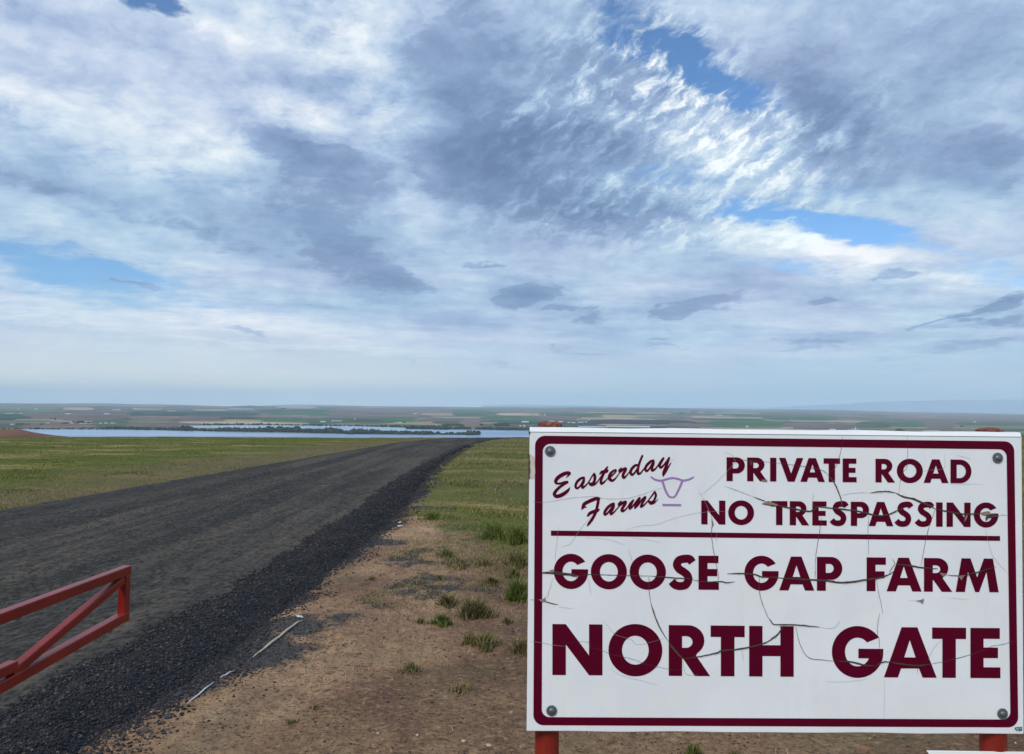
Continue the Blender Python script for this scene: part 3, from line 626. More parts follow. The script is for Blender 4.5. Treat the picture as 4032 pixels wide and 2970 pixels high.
# board: 19 mm thick, its top edge folded back as a narrow sloping strip
CH_V, CH_W = 0.0108, 0.0045
mb = MB()
nx = 24; sec = [(0.0, -0.019), (0.0, -CH_W), (-CH_V, 0.0), (-BH + 0.002, 0.0), (-BH, -0.002), (-BH, -0.019)]
vs = []
for i in range(nx + 1):
    u = BW * i / nx; tw = 0.0012 * math.sin(u * 21) * math.sin(u * 5.3)
    for (v, w_) in sec:
        vs.append(SP(u, v + (tw if v < -0.7 or v == 0.0 else 0), w_))
ns = len(sec); fs = []
for i in range(nx):
    for j in range(ns): fs.append((i * ns + j, i * ns + (j + 1) % ns, (i + 1) * ns + (j + 1) % ns, (i + 1) * ns + j))
fs.append(tuple(range(ns))[::-1]); fs.append(tuple(nx * ns + j for j in range(ns)))
mb.add(vs, fs); board = mb.build('board', m_white, root)
me = board.data; me.materials.append(m_wood); me.polygons[len(fs) - 1].material_index = 1; me.polygons[len(fs) - 2].material_index = 1
# crease under the folded strip
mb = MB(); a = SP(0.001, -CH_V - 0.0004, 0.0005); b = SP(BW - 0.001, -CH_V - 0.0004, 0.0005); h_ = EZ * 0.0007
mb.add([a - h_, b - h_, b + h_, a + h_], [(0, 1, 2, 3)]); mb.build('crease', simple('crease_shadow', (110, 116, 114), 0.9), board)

CV_ID = [0]
def fill(name, polys, mat, w0=0.0008, parent=board, label=None, bez=False):
    """polys: list of groups; a group is [outer, hole, ...] in (u,v); every group is filled by itself"""
    mb = MB(); dg = None
    for gi, grp in enumerate(polys):
        cu = bpy.data.curves.new('tmp', 'CURVE'); cu.dimensions = '2D'; cu.fill_mode = 'BOTH'
        for ring in grp:
            sp = cu.splines.new('POLY'); sp.points.add(len(ring) - 1); sp.use_cyclic_u = True
            for q, p in zip(sp.points, ring): q.co = (p[0], p[1], 0, 1)
        ob = bpy.data.objects.new('tmp', cu); COL.objects.link(ob)
        m_ = bpy.data.meshes.new_from_object(ob.evaluated_get(bpy.context.evaluated_depsgraph_get()))
        mb.add([SP(v.co.x, v.co.y, w0 + 0.00004 * (gi % 7)) for v in m_.vertices], [tuple(p.vertices) for p in m_.polygons])
        bpy.data.objects.remove(ob); bpy.data.curves.remove(cu); bpy.data.meshes.remove(m_)
    o = mb.build(name, mat, parent)
    if label: o['label'] = label
    return o
def arc(cx, cy_, rx, ry, a0, a1, n=28):
    return [(cx + rx * math.cos(R(a0 + (a1 - a0) * i / n)), cy_ + ry * math.sin(R(a0 + (a1 - a0) * i / n))) for i in range(n + 1)]
def rect(x0, y0, x1, y1): return [(x0, y0), (x1, y0), (x1, y1), (x0, y1)]
# heavy geometric capitals: x 0..1 over the letter's width, y 0..1 over the cap height; wd = width / cap height
def glyph(ch, wd):
    s = 0.263 / wd                                    # stem in x units
    if ch == 'I': return [[rect(0, 0, 1, 1)]]
    if ch == 'N': return [[[(0, 0), (s, 0), (s, .60), (1 - s, 0), (1, 0), (1, 1), (1 - s, 1), (1 - s, .39), (s, 1), (0, 1)]]]
    if ch == 'T': s *= 1.02; return [[[(.5 - s / 2, 0), (.5 + s / 2, 0), (.5 + s / 2, .775), (1, .775), (1, 1), (0, 1), (0, .775), (.5 - s / 2, .775)]]]
    if ch == 'H': return [[[(0, 0), (s, 0), (s, .405), (1 - s, .405), (1 - s, 0), (1, 0), (1, 1), (1 - s, 1), (1 - s, .62), (s, .62), (s, 1), (0, 1)]]]
    if ch == 'E': return [[[(0, 0), (1, 0), (1, .215), (s, .215), (s, .40), (.92, .40), (.92, .61), (s, .61), (s, .785), (.98, .785), (.98, 1), (0, 1)]]]
    if ch == 'F': return [[[(0, 0), (s, 0), (s, .385), (.93, .385), (.93, .59), (s, .59), (s, .785), (1, .785), (1, 1), (0, 1)]]]
    if ch == 'V': return [[[(.36, 0), (.64, 0), (1, 1), (.73, 1), (.5, .34), (.27, 1), (0, 1)]]]
    if ch == 'A': return [[[(0, 0), (.265, 0), (.325, .18), (.665, .18), (.735, 0), (1, 0), (.635, 1), (.335, 1)], [(.385, .40), (.60, .40), (.49, .745)]]]
    if ch == 'O': return [[arc(.5, .5, .5, .515, 0, 360, 72)[:-1], arc(.5, .5, .248, .285, 0, 360, 60)[:-1]]]
    if ch == 'D':
        o_ = [(0, 0)] + [(.45, 0)] + arc(.45, .5, .55, .5, -90, 90, 36) + [(0, 1)]
        i_ = [(s, .215), (.44, .215)] + arc(.44, .5, .29, .285, -90, 90, 30) + [(s, .785)]
        return [[o_, i_]]
    if ch == 'P':
        o_ = [(0, 0), (s, 0), (s, .325)] + arc(.56, .6625, .44, .3375, -90, 90, 30) + [(0, 1)]
        i_ = [(s, .53)] + arc(.50, .6625, .16, .1325, -90, 90, 22) + [(s, .795)]
        return [[o_, i_]]
    if ch == 'R':
        bx = 0.86; cx = 0.47
        o_ = [(0, 0), (s, 0), (s, .345), (s + .02, .345), (.63, 0), (1, 0), (.66, .405)] + arc(cx, .70, bx - cx, .30, -55, 90, 30) + [(0, 1)]
        i_ = [(s, .555)] + arc(.42, .67, .155, .115, -90, 90, 22) + [(s, .785)]
        return [[o_, i_]]
    if ch == 'G':
        o_ = arc(.5, .5, .5, .515, 32, 360, 60)
        o_ = arc(.5, .5, .5, .515, 34, 352, 64) + [(1, .565), (.515, .565), (.515, .375), (.715, .375)] + arc(.5, .5, .245, .285, -30, -318, 56)
        return [[o_]]
    if ch == 'S':
        # spine with changing direction, drawn as a thick ribbon
        pts = [(.93, .80), (.82, .895), (.62, .905), (.38, .86), (.28, .73), (.38, .60), (.56, .52), (.72, .42), (.76, .28), (.64, .135), (.40, .10), (.20, .135), (.06, .235)]
        return [[ribbon([(x * wd, y, .235) for x, y in pts], cap=False, sx=1 / wd)]]
    if ch == 'M':
        return [[[(0, 0), (.215, 0), (.285, .60), (.285, .60), (.455, 0), (.545, 0), (.715, .60), (.785, 0), (1, 0), (.865, 1), (.655, 1), (.5, .44), (.345, 1), (.135, 1)]]]
def catmull(p, n=7):
    p = [np.array(q, float) for q in p]; p = [2 * p[0] - p[1]] + p + [2 * p[-1] - p[-2]]; out = []
    for i in range(1, len(p) - 2):
        for k in range(n):
            t = k / n; a, b, c, d = p[i - 1], p[i], p[i + 1], p[i + 2]
            out.append(0.5 * ((2 * b) + (-a + c) * t + (2 * a - 5 * b + 4 * c - d) * t * t + (-a + 3 * b - 3 * c + d) * t ** 3))
    out.append(p[-2]); return out
def ribbon(p, cap=True, sx=1.0, n=7):
    q = catmull(p, n); L, Rr = [], []
    for i, c in enumerate(q):
        a = q[max(0, i - 1)]; b = q[min(len(q) - 1, i + 1)]; d = (b - a)[:2]; d = d / (np.linalg.norm(d) + 1e-9); nn = np.array([-d[1], d[0]])
        wv = max(c[2], 1e-6) / 2; L.append(c[:2] + nn * wv); Rr.append(c[:2] - nn * wv)
    ring = L + Rr[::-1]
    return [(float(x * sx), float(y)) for x, y in ring]

def line_of(name, items, topL, baseL, topR, baseR, label):
    """items: (char, x left, x right); top/base: (x,y) of cap line and base line at both ends, all as traced"""
    polys = []
    def yy(pL, pR, x): return pL[1] + (pR[1] - pL[1]) * (x - pL[0]) / (pR[0] - pL[0])
    for ch, xl, xr in items:
        capp = yy(baseL, baseR, xl) - yy(topL, topR, xl); wd = (xr - xl) / capp
        for grp in glyph(ch, wd):
            polys.append([[suv(xl + (xr - xl) * x, yy(baseL, baseR, xl + (xr - xl) * x) * (1 - y) + yy(topL, topR, xl + (xr - xl) * x) * y) for x, y in ring] for ring in grp])
    words_ = label.split()[2:]; i = 0
    for wd_ in words_:
        fill(name, polys[i:i + len(wd_)], m_maroon, 0.0008, board, 'maroon word ' + wd_); i += len(wd_)
line_of('lettering', [('P', 2860.3, 2932.5), ('R', 2941.4, 3020.8), ('I', 3031.9, 3056.5), ('V', 3066.8, 3162.2), ('A', 3151, 3247.3), ('T', 3242.4, 3307), ('E', 3317.3, 3372.2),
                      ('R', 3446.6, 3523.8), ('O', 3530.4, 3633), ('A', 3636, 3734.2), ('D', 3741.8, 3824.3)], (2860, 1800.9), (2860, 1894.5), (3824, 1810.7), (3824, 1903.4), 'maroon words PRIVATE ROAD')
line_of('lettering', [('N', 2760.9, 2855.8), ('O', 2867, 2968.6), ('T', 3035.5, 3100.2), ('R', 3109.1, 3185.8), ('E', 3197.9, 3254.9), ('S', 3270.5, 3336.5), ('P', 3349.4, 3421.2), ('A', 3419.9, 3517),
                      ('S', 3525.5, 3591.5), ('S', 3604.9, 3674), ('I', 3685.1, 3711), ('N', 3726.2, 3821.1), ('G', 3833.2, 3930.4)], (2761, 1970.7), (2761, 2064.8), (3821, 1979.7), (3821, 2075.5), 'maroon words NO TRESPASSING')
line_of('lettering', [('G', 2180.4, 2315.5), ('O', 2326.2, 2467.9), ('O', 2479, 2621.7), ('S', 2638.7, 2732.3), ('E', 2750.1, 2830), ('G', 2930.7, 3065.4), ('A', 3067.7, 3205.9), ('P', 3216.1, 3316),
                      ('F', 3411.8, 3487.6), ('A', 3490.3, 3628.5), ('R', 3637.4, 3748.9), ('M', 3762.3, 3931.7)], (2790, 2188.3), (2790, 2322.2), (3850, 2199.4), (3850, 2331.6), 'maroon words GOOSE GAP FARM')
line_of('lettering', [('N', 2175, 2372), ('O', 2395.7, 2607.5), ('R', 2632.9, 2795.6), ('T', 2797.8, 2931.6), ('H', 2949.4, 3124.7), ('G', 3275, 3477.8), ('A', 3480, 3687.4), ('T', 3669.5, 3803.3), ('E', 3820.2, 3938.4)],
        (2200, 2457.3), (2200, 2657.9), (3880, 2472.9), (3880, 2670), 'maroon words NORTH GATE')

def rrect(c4, r):
    """rounded rectangle from four (u,v) corners tl,tr,br,bl"""
    out = []; n = len(c4)
    for i in range(4):
        c = np.array(c4[i]); a = np.array(c4[i - 1]); b = np.array(c4[(i + 1) % 4])
        da = (a - c) / np.linalg.norm(a - c); db = (b - c) / np.linalg.norm(b - c)
        p0, p1 = c + da * r, c + db * r; ctr = c + da * r + db * r
        a0 = math.atan2(*(p0 - ctr)[::-1]); a1 = math.atan2(*(p1 - ctr)[::-1]); da_ = (a1 - a0 + math.pi) % (2 * math.pi) - math.pi
        for k in range(13): th = a0 + da_ * k / 12; out.append((ctr[0] + r * math.cos(th), ctr[1] + r * math.sin(th)))
    return out
outer = [suv(2107, 1715.5), suv(3992.5, 1738.5), suv(4009, 2864.3), suv(2100, 2855.4)]
inner = [suv(2137, 1747.3), suv(3962.5, 1769.7), suv(3978, 2833.3), suv(2133, 2823.6)]
fill('border', [[rrect(outer, 0.025), rrect(inner, 0.019)]], m_maroon, 0.0008, board, 'maroon rounded border line')
fill('rule', [[[suv(2169.2, 2089.3), suv(3937, 2111), suv(3937, 2130), suv(2169.2, 2109.4)]]], m_maroon, 0.0008, board, 'maroon horizontal rule under NO TRESPASSING')

# brush script, strokes (x, y, width) in three traced frames
def frm(ox, oy, s): return lambda p: (ox + p[0] / s, oy + p[1] / s)
S1, S2, S3 = frm(2160, 1780, 8.2615), frm(2400, 1780, 8.2615), frm(2270, 1920, 6.597)
PXM = BW / 1945.0
def strokes(F, s, lst):
    return [[(*F(p), p[2] / s) for p in st_] for st_ in lst]
def brush(name, strk, mat, label, extra=()):
    """union of tapered strokes, filled without overlaps on a fine lattice; strokes in traced px"""
    seg = []
    for st_ in strk:
        q = catmull(st_, 5); seg += [(q[i], q[i + 1]) for i in range(len(q) - 1)]
    P0 = np.array([a for a, b in seg]); P1 = np.array([b for a, b in seg]); st = 0.9
    x0, y0 = np.minimum(P0, P1)[:, :2].min(0) - 14; x1, y1 = np.maximum(P0, P1)[:, :2].max(0) + 14
    xs_ = np.arange(x0, x1, st); ys_ = np.arange(y0, y1, st); Xg, Yg = np.meshgrid(xs_, ys_); Fd = np.full(Xg.shape, -9.0)
    for a, b in zip(P0, P1):
        d = b - a; L2 = max(1e-9, d[0] ** 2 + d[1] ** 2); t_ = np.clip(((Xg - a[0]) * d[0] + (Yg - a[1]) * d[1]) / L2, 0, 1)
        Fd = np.maximum(Fd, (a[2] + d[2] * t_) / 2 - np.hypot(Xg - a[0] - d[0] * t_, Yg - a[1] - d[1] * t_))
    mb = MB(); ny, nx_ = Fd.shape; pos = Fd > 0
    def pt(x, y): u_, v_ = suv(x, y); return SP(u_, v_, 0.0008)
    full = pos[:-1, :-1] & pos[1:, :-1] & pos[:-1, 1:] & pos[1:, 1:]; any_ = pos[:-1, :-1] | pos[1:, :-1] | pos[:-1, 1:] | pos[1:, 1:]
    for j in range(ny - 1):
        i = 0
        while i < nx_ - 1:
            if full[j, i]:
                k = i
                while k < nx_ - 1 and full[j, k]: k += 1
                mb.add([pt(xs_[i], ys_[j]), pt(xs_[i], ys_[j + 1]), pt(xs_[k], ys_[j + 1]), pt(xs_[k], ys_[j])], [(0, 1, 2, 3)]); i = k; continue
            if any_[j, i]:
                cs = [(i, j), (i, j + 1), (i + 1, j + 1), (i + 1, j)]; out = []
                for c in range(4):
                    (ia, ja), (ib, jb) = cs[c], cs[(c + 1) % 4]; fa, fb = Fd[ja, ia], Fd[jb, ib]
                    if fa > 0: out.append((xs_[ia], ys_[ja]))
                    if (fa > 0) != (fb > 0):
                        r_ = fa / (fa - fb); out.append((xs_[ia] + (xs_[ib] - xs_[ia]) * r_, ys_[ja] + (ys_[jb] - ys_[ja]) * r_))
                if len(out) > 2: mb.add([pt(*o_) for o_ in out], [tuple(range(len(out)))])
            i += 1
    for ring in extra: mb.add([SP(*q, 0.0008) for q in ring], [tuple(range(len(ring)))])
    o = mb.build(name, mat, board)
    import bmesh
    b = bmesh.new(); b.from_mesh(o.data); bmesh.ops.remove_doubles(b, verts=b.verts, dist=1e-6); b.to_mesh(o.data); b.free()
    o['label'] = label; return o
easter = strokes(S1, 8.2615, [
    [(565, 848, 6), (630, 775, 50), (675, 690, 100), (560, 690, 120), (400, 765, 125), (285, 855, 120), (228, 960, 105), (275, 1025, 72), (400, 1018, 70), (520, 985, 80), (605, 975, 80)],
    [(615, 985, 70), (480, 1060, 80), (350, 1150, 90), (235, 1270, 100), (185, 1370, 108), (245, 1440, 115), (360, 1425, 125), (500, 1355, 120), (625, 1255, 90), (695, 1150, 18)],
    [(1150, 825, 60), (1070, 850, 80), (960, 930, 88), (890, 1040, 82), (880, 1140, 80), (930, 1180, 72), (1000, 1130, 60), (1070, 1030, 52), (1120, 930, 50)],
    [(1150, 850, 72), (1140, 960, 82), (1090, 1080, 82), (1105, 1160, 82), (1180, 1110, 60), (1260, 1030, 42), (1340, 915, 40), (1420, 775, 45), (1480, 700, 55)],
    [(1485, 710, 70), (1505, 800, 95), (1495, 920, 90), (1440, 1020, 90), (1370, 1050, 110), (1315, 1000, 50)],
    [(1400, 1085, 70), (1500, 1050, 65), (1600, 950, 38), (1680, 830, 32), (1740, 740, 30)],
    [(1920, 480, 40), (1860, 570, 82), (1790, 690, 92), (1735, 820, 90), (1700, 950, 82), (1715, 1025, 90), (1790, 990, 66), (1880, 900, 36), (1950, 830, 32)],
    [(1660, 720, 36), (1730, 650, 85), (1820, 640, 105), (1895, 625, 90), (1938, 575, 16)]])
easter += strokes(S2, 8.2615, [
    [(20, 830, 50), (100, 750, 45), (185, 655, 55), (205, 590, 62), (140, 600, 60), (50, 680, 88), (-5, 790, 108), (5, 880, 108), (80, 930, 92), (170, 880, 56), (250, 780, 34), (320, 690, 32)],
    [(390, 510, 30), (330, 590, 80), (335, 640, 80), (420, 580, 88), (520, 535, 85), (515, 600, 80), (455, 700, 92), (435, 790, 95), (470, 840, 76), (550, 770, 46), (620, 680, 36), (665, 610, 36)],
    [(910, 430, 70), (850, 430, 80), (760, 500, 88), (685, 620, 88), (700, 720, 88), (750, 735, 76), (830, 655, 58), (910, 530, 56)],
    [(1065, 125, 66), (1000, 280, 74), (950, 430, 75), (920, 590, 80), (930, 700, 92), (1000, 695, 60), (1070, 610, 44), (1140, 520, 42)],
    [(1420, 270, 60), (1335, 310, 84), (1220, 420, 88), (1160, 540, 82), (1200, 620, 78), (1280, 560, 58), (1350, 450, 56), (1395, 360, 54)],
    [(1430, 285, 72), (1425, 380, 80), (1380, 510, 84), (1390, 600, 86), (1480, 555, 56), (1570, 440, 42), (1630, 340, 42)],
    [(1750, 205, 70), (1680, 310, 90), (1625, 430, 90), (1665, 505, 84), (1750, 440, 58), (1860, 300, 56), (1935, 190, 60)],
    [(1940, 190, 60), (1880, 360, 80), (1815, 520, 88), (1755, 680, 86), (1745, 785, 40)],
    [(1770, 730, 60), (1850, 590, 70), (1920, 470, 48), (1998, 352, 24)]])
brush('script_lettering', easter, m_maroon, 'slanting maroon brush script word Easterday')
farms = strokes(S3, 6.597, [
    [(133, 575, 16), (165, 510, 76), (200, 430, 90), (300, 370, 92), (440, 310, 92), (550, 275, 80), (590, 290, 50)],
    [(195, 500, 60), (268, 512, 10)],
    [(572, 290, 76), (550, 430, 74), (520, 560, 74), (480, 680, 74), (405, 820, 74), (325, 930, 68), (278, 998, 26)],
    [(292, 735, 50), (345, 670, 80), (430, 630, 88), (530, 600, 88), (596, 558, 16)],
    [(965, 410, 50), (895, 445, 68), (800, 530, 74), (730, 640, 70), (740, 700, 70), (800, 670, 50), (880, 570, 48), (940, 480, 46)],
    [(968, 425, 60), (955, 520, 65), (895, 630, 70), (892, 690, 64), (960, 650, 44), (1060, 540, 30), (1120, 470, 34)],
    [(1165, 350, 30), (1110, 420, 70), (1112, 460, 58), (1200, 400, 70), (1275, 365, 58), (1260, 430, 70), (1190, 540, 74), (1182, 605, 78), (1250, 590, 48), (1330, 500, 34), (1400, 400, 44), (1478, 322, 40)],
    [(1478, 322, 40), (1420, 420, 68), (1380, 510, 70), (1378, 565, 32), (1440, 510, 44), (1540, 380, 48), (1635, 272, 58), (1615, 330, 60), (1550, 440, 60), (1512, 535, 44)],
    [(1512, 535, 44), (1580, 480, 38), (1680, 340, 48), (1780, 245, 58), (1765, 305, 60), (1700, 420, 60), (1672, 500, 58), (1740, 465, 44), (1850, 350, 34), (1950, 220, 40), (2030, 110, 48)],
    [(2040, 120, 50), (2060, 200, 60), (2030, 300, 60), (1980, 375, 70), (1905, 385, 80), (1870, 350, 40)],
    [(1920, 420, 58), (2010, 405, 38), (2118, 302, 12)]])
brush('script_lettering', farms, m_maroon, 'slanting maroon brush script word Farms')
A_, B_, C_, D_ = frm(2060, 1660, 2.243), frm(3032, 1660, 2.243), frm(2060, 2250, 2.243), frm(3032, 2250, 2.243)
logo = strokes(A_, 2.243, [
    [(1130, 490, 14), (1155, 508, 17), (1190, 520, 18), (1225, 521, 18), (1270, 508, 18), (1320, 499, 17), (1370, 508, 18), (1410, 521, 18), (1450, 515, 17), (1480, 505, 16), (1502, 491, 13)],
    [(1230, 530, 21), (1246, 580, 20), (1265, 628, 19), (1287, 660, 17), (1315, 670, 15), (1340, 660, 15), (1362, 622, 18), (1385, 575, 19), (1403, 530, 20)]])
brush('logo', logo, m_lilac, 'faded lilac outline of a horned cattle head over a short bar', [[suv(*A_(p)) for p in ((1229, 727), (1394, 729), (1394, 748), (1229, 746))]])

# cracks in the vinyl: width in traced px
cr = {'A': [(1.2, [(80, 710), (200, 712), (330, 690), (450, 672), (620, 662), (680, 672), (740, 682), (860, 682), (960, 670), (1060, 640), (1140, 610), (1230, 585)]),
            (1, [(890, 968), (960, 938), (1060, 918), (1150, 913), (1230, 890), (1330, 855), (1450, 825), (1560, 805), (1680, 795), (1810, 795)]),
            (1, [(605, 830), (540, 905), (470, 1000), (420, 1075), (380, 1095), (340, 1103)]),
            (1, [(1780, 270), (1840, 292), (1860, 330), (1870, 360), (1790, 450), (1700, 540), (1570, 645), (1555, 620)]),
            (1.3, [(1570, 645), (1610, 720), (1660, 830)]), (2.6, [(1660, 830), (1672, 890), (1665, 930), (1663, 1010), (1672, 1090), (1690, 1200), (1710, 1290), (1722, 1346)]),
            (1.6, [(1780, 572), (1860, 600), (1940, 630), (2030, 665)]), (4, [(2030, 665), (2100, 690), (2140, 705)]), (6, [(2110, 725), (2180, 735), (2243, 742)]),
            (1.6, [(1880, 325), (1990, 345), (2130, 355), (2243, 370)]), (1, [(925, 1130), (950, 1190), (965, 1250)]), (.9, [(310, 930), (300, 1040), (285, 1170), (283, 1230)]),
            (.7, [(540, 1025), (700, 1035), (800, 1055), (895, 1090)]), (.7, [(960, 1030), (1100, 1045), (1230, 1075)]), (.8, [(1700, 1055), (1710, 985)]), (.8, [(1300, 345), (1330, 338)])],
      'B': [(2.5, [(60, 368), (200, 383), (330, 402), (440, 425), (480, 445), (510, 470)]), (4.5, [(510, 470), (560, 530), (600, 610), (628, 690), (638, 760)]),
            (2, [(640, 130), (635, 200), (622, 270), (600, 350), (570, 410), (520, 460)]), (1.5, [(1208, 130), (1214, 250), (1210, 370), (1200, 420), (1178, 440), (1150, 520), (1135, 640)]),
            (1.3, [(625, 655), (700, 637), (800, 628), (880, 632)]), (5, [(880, 632), (960, 618), (1050, 618), (1110, 630)]), (9, [(1110, 632), (1180, 665), (1260, 680), (1340, 715), (1420, 745), (1450, 770)]),
            (7, [(1450, 770), (1540, 790), (1620, 803), (1700, 815), (1800, 815), (1860, 812)]), (10, [(1860, 812), (1930, 820), (2010, 832)]), (1.5, [(2010, 832), (2050, 826), (2100, 832)]),
            (2.5, [(1455, 770), (1430, 850), (1400, 940), (1370, 1060), (1350, 1170), (1330, 1270)]), (7, [(0, 720), (80, 745), (200, 768), (290, 785), (350, 792), (385, 775), (420, 755)]),
            (7, [(380, 745), (460, 757), (600, 770), (740, 785), (840, 805), (930, 828), (1000, 830), (1060, 815), (1110, 790), (1160, 770), (1190, 755)]), (1.2, [(383, 640), (375, 700), (378, 745)]),
            (2.2, [(450, 840), (440, 950), (425, 1040), (408, 1140), (400, 1230), (396, 1346)]), (1.6, [(868, 815), (863, 940), (866, 1050), (865, 1180)]),
            (3, [(1080, 1215), (1100, 1255), (1070, 1300), (1050, 1340)]), (7, [(1110, 1258), (1230, 1272), (1350, 1290), (1480, 1300)]), (1, [(1900, 940), (1930, 1080), (1960, 1180), (2030, 1270), (2100, 1345)]),
            (4, [(1780, 1340), (1900, 1310), (1990, 1285)]), (.8, [(1540, 290), (1535, 410), (1440, 425), (1350, 437)]), (.7, [(1640, 298), (1700, 310), (1770, 330)]), (.8, [(1590, 550), (1750, 552), (1890, 556)])],
      'C': [(2, [(60, 250), (130, 252), (170, 250)]), (1.4, [(170, 250), (215, 215), (225, 180), (262, 60)]), (4, [(170, 255), (240, 278), (310, 292)]), (.8, [(310, 310), (380, 322), (450, 328)]),
            (9, [(165, 15), (260, 15), (330, 22), (430, 30), (475, 45)]), (3.5, [(475, 45), (570, 28), (700, 30), (860, 35), (1000, 38), (1120, 40)]), (5, [(1120, 40), (1250, 50), (1400, 60), (1500, 65)]),
            (5, [(1500, 75), (1600, 92), (1740, 88), (1800, 98), (1870, 90)]), (2.5, [(1110, 45), (1112, 180), (1125, 270)]), (4.5, [(1125, 270), (1160, 380), (1210, 500), (1285, 625)]),
            (8, [(1285, 625), (1350, 705), (1410, 770)]), (7, [(1410, 770), (1500, 760), (1620, 738), (1720, 715), (1745, 700), (1860, 690), (1990, 670), (2120, 635), (2190, 600), (2243, 560)]),
            (1.2, [(1410, 770), (1412, 830), (1445, 910), (1540, 910)]), (1.2, [(60, 615), (170, 630), (260, 650), (380, 662)]), (1.6, [(390, 630), (520, 620), (590, 632), (590, 665), (700, 700), (770, 730), (880, 755), (980, 778), (1060, 810), (1180, 840), (1280, 862), (1400, 870)]),
            (1, [(705, 430), (760, 500), (820, 560), (950, 600), (1000, 645), (1110, 630), (1240, 590)]), (.7, [(770, 860), (850, 910), (960, 945), (1090, 975), (1200, 1010)]), (1, [(575, 60), (585, 130), (600, 205)]),
            (3, [(2085, 40), (2083, 150), (2100, 250), (2150, 380), (2200, 460), (2243, 470)]), (6, [(1800, 20), (1900, 18), (2040, 25), (2110, 48), (2243, 50)]), (2, [(1720, 0), (1722, 40), (1722, 80)]), (1, [(1930, 690), (1945, 790)])],
      'D': [(9, [(0, 50), (180, 62), (340, 72), (480, 78), (600, 95), (720, 92), (840, 72), (950, 60), (1040, 30), (1090, 0)]), (2, [(398, 0), (398, 65)]), (2, [(940, 75), (955, 180), (978, 280), (995, 380)]),
            (2, [(970, 365), (955, 430), (945, 540), (960, 590), (968, 680), (995, 800)]), (6, [(0, 420), (30, 465), (120, 468), (250, 472), (360, 483), (440, 492)]), (1.3, [(440, 492), (520, 505), (570, 495), (600, 460), (615, 435)]),
            (3, [(225, 480), (245, 580), (275, 670), (320, 745), (370, 772), (450, 780), (520, 788), (600, 792)]), (8, [(600, 792), (700, 795), (780, 812), (860, 830), (930, 832)]), (6, [(930, 832), (1000, 798), (1060, 800)]),
            (8, [(1060, 800), (1180, 818), (1300, 830), (1420, 818)]), (2.6, [(1420, 818), (1540, 795), (1700, 755), (1800, 725), (1900, 690)]), (1.8, [(1900, 690), (1960, 660), (2050, 645), (2130, 622), (2180, 618)]),
            (7, [(0, 600), (60, 560), (120, 480)]), (1.5, [(1300, 830), (1302, 900)]), (.6, [(1005, 950), (1008, 1080), (1005, 1290)]), (1, [(1510, 610), (1440, 680), (1395, 780)]), (4, [(1550, 30), (1680, 38), (1800, 15), (1880, 0)]),
            (.7, [(480, 972), (600, 977), (740, 965), (860, 950)]), (.8, [(1570, 235), (1745, 247)]), (.8, [(1220, 258), (1300, 258)])]}
mbs = {1: MB(), 0: MB()}
FR = {'A': A_, 'B': B_, 'C': C_, 'D': D_}; ci = 0
for f_, lst in cr.items():
    for wv, pts in lst:
        big = wv >= 1.5; ci += 1
        q = catmull([(*FR[f_](p), 0) for p in pts], 5)
        n = len(q); q = [c + np.array([rng.normal() * .35, rng.normal() * .35, 0]) for c in q]
        vs = []
        for i, c in enumerate(q):
            a = q[max(0, i - 1)]; b = q[min(n - 1, i + 1)]; d = (b - a)[:2]; d = d / (np.linalg.norm(d) + 1e-9)
            tp = min(1, 0.35 + 3.0 * min(i, n - 1 - i) / n); ww = (wv / 2.243 * (1.3 if big else 1.5)) * tp * (0.75 + 0.5 * rng.random()) / 2 + 0.12
            for sg in (1, -1):
                u_, v_ = suv(c[0] - d[1] * ww * sg, c[1] + d[0] * ww * sg); vs.append(SP(u_, v_, 0.00125 + 0.00003 * (ci % 9)))
        mbs[int(big)].add(vs, [(2 * i, 2 * i + 1, 2 * i + 3, 2 * i + 2) for i in range(n - 1)])
mbl = MB()
for f_, lst in cr.items():
    for wv, pts in lst:
        if wv < 4: continue
        q = catmull([(*FR[f_](p), 0) for p in pts], 5); n = len(q); vs = []
        for i, c in enumerate(q):
            a = q[max(0, i - 1)]; b = q[min(n - 1, i + 1)]; d = (b - a)[:2]; d = d / (np.linalg.norm(d) + 1e-9); e_ = math.sin(math.pi * i / (n - 1)); sg = 1 if d[0] > 0 else -1
            w1 = wv / 2.243 * 0.62; w2 = w1 + (1.2 + wv * .22) * e_ + .2
            for ww, hz_ in ((w1, 0.0010 + 0.0022 * e_ * (0.6 + 0.8 * rng.random())), (w2, 0.0009)):
                u_, v_ = suv(c[0] - d[1] * ww * sg, c[1] + d[0] * ww * sg); vs.append(SP(u_, v_, hz_))
        mbl.add(vs, [(2 * i, 2 * i + 1, 2 * i + 3, 2 * i + 2) for i in range(n - 1) if min(i, n - 2 - i) > 0 ])
o = mbl.build('lifted_edges', simple('curled_vinyl_edge', (112, 94, 88), 0.8, 0.3, 150), board); o['kind'] = 'stuff'; o['label'] = 'brownish curled vinyl edges below the widest cracks'
o = mbs[1].build('cracks', m_tear, board); o['kind'] = 'stuff'; o['label'] = 'dark open cracks across the sign face'
o = mbs[0].build('hairline_cracks', m_hair, board); o['kind'] = 'stuff'; o['label'] = 'fine grey hairline cracks in the vinyl'
Z6, Z7 = frm(3700, 1940, 6.756), frm(2060, 2200, 7.477)
def polys_(F, lst): return [[[suv(*F(p)) for p in ring]] for ring in lst]
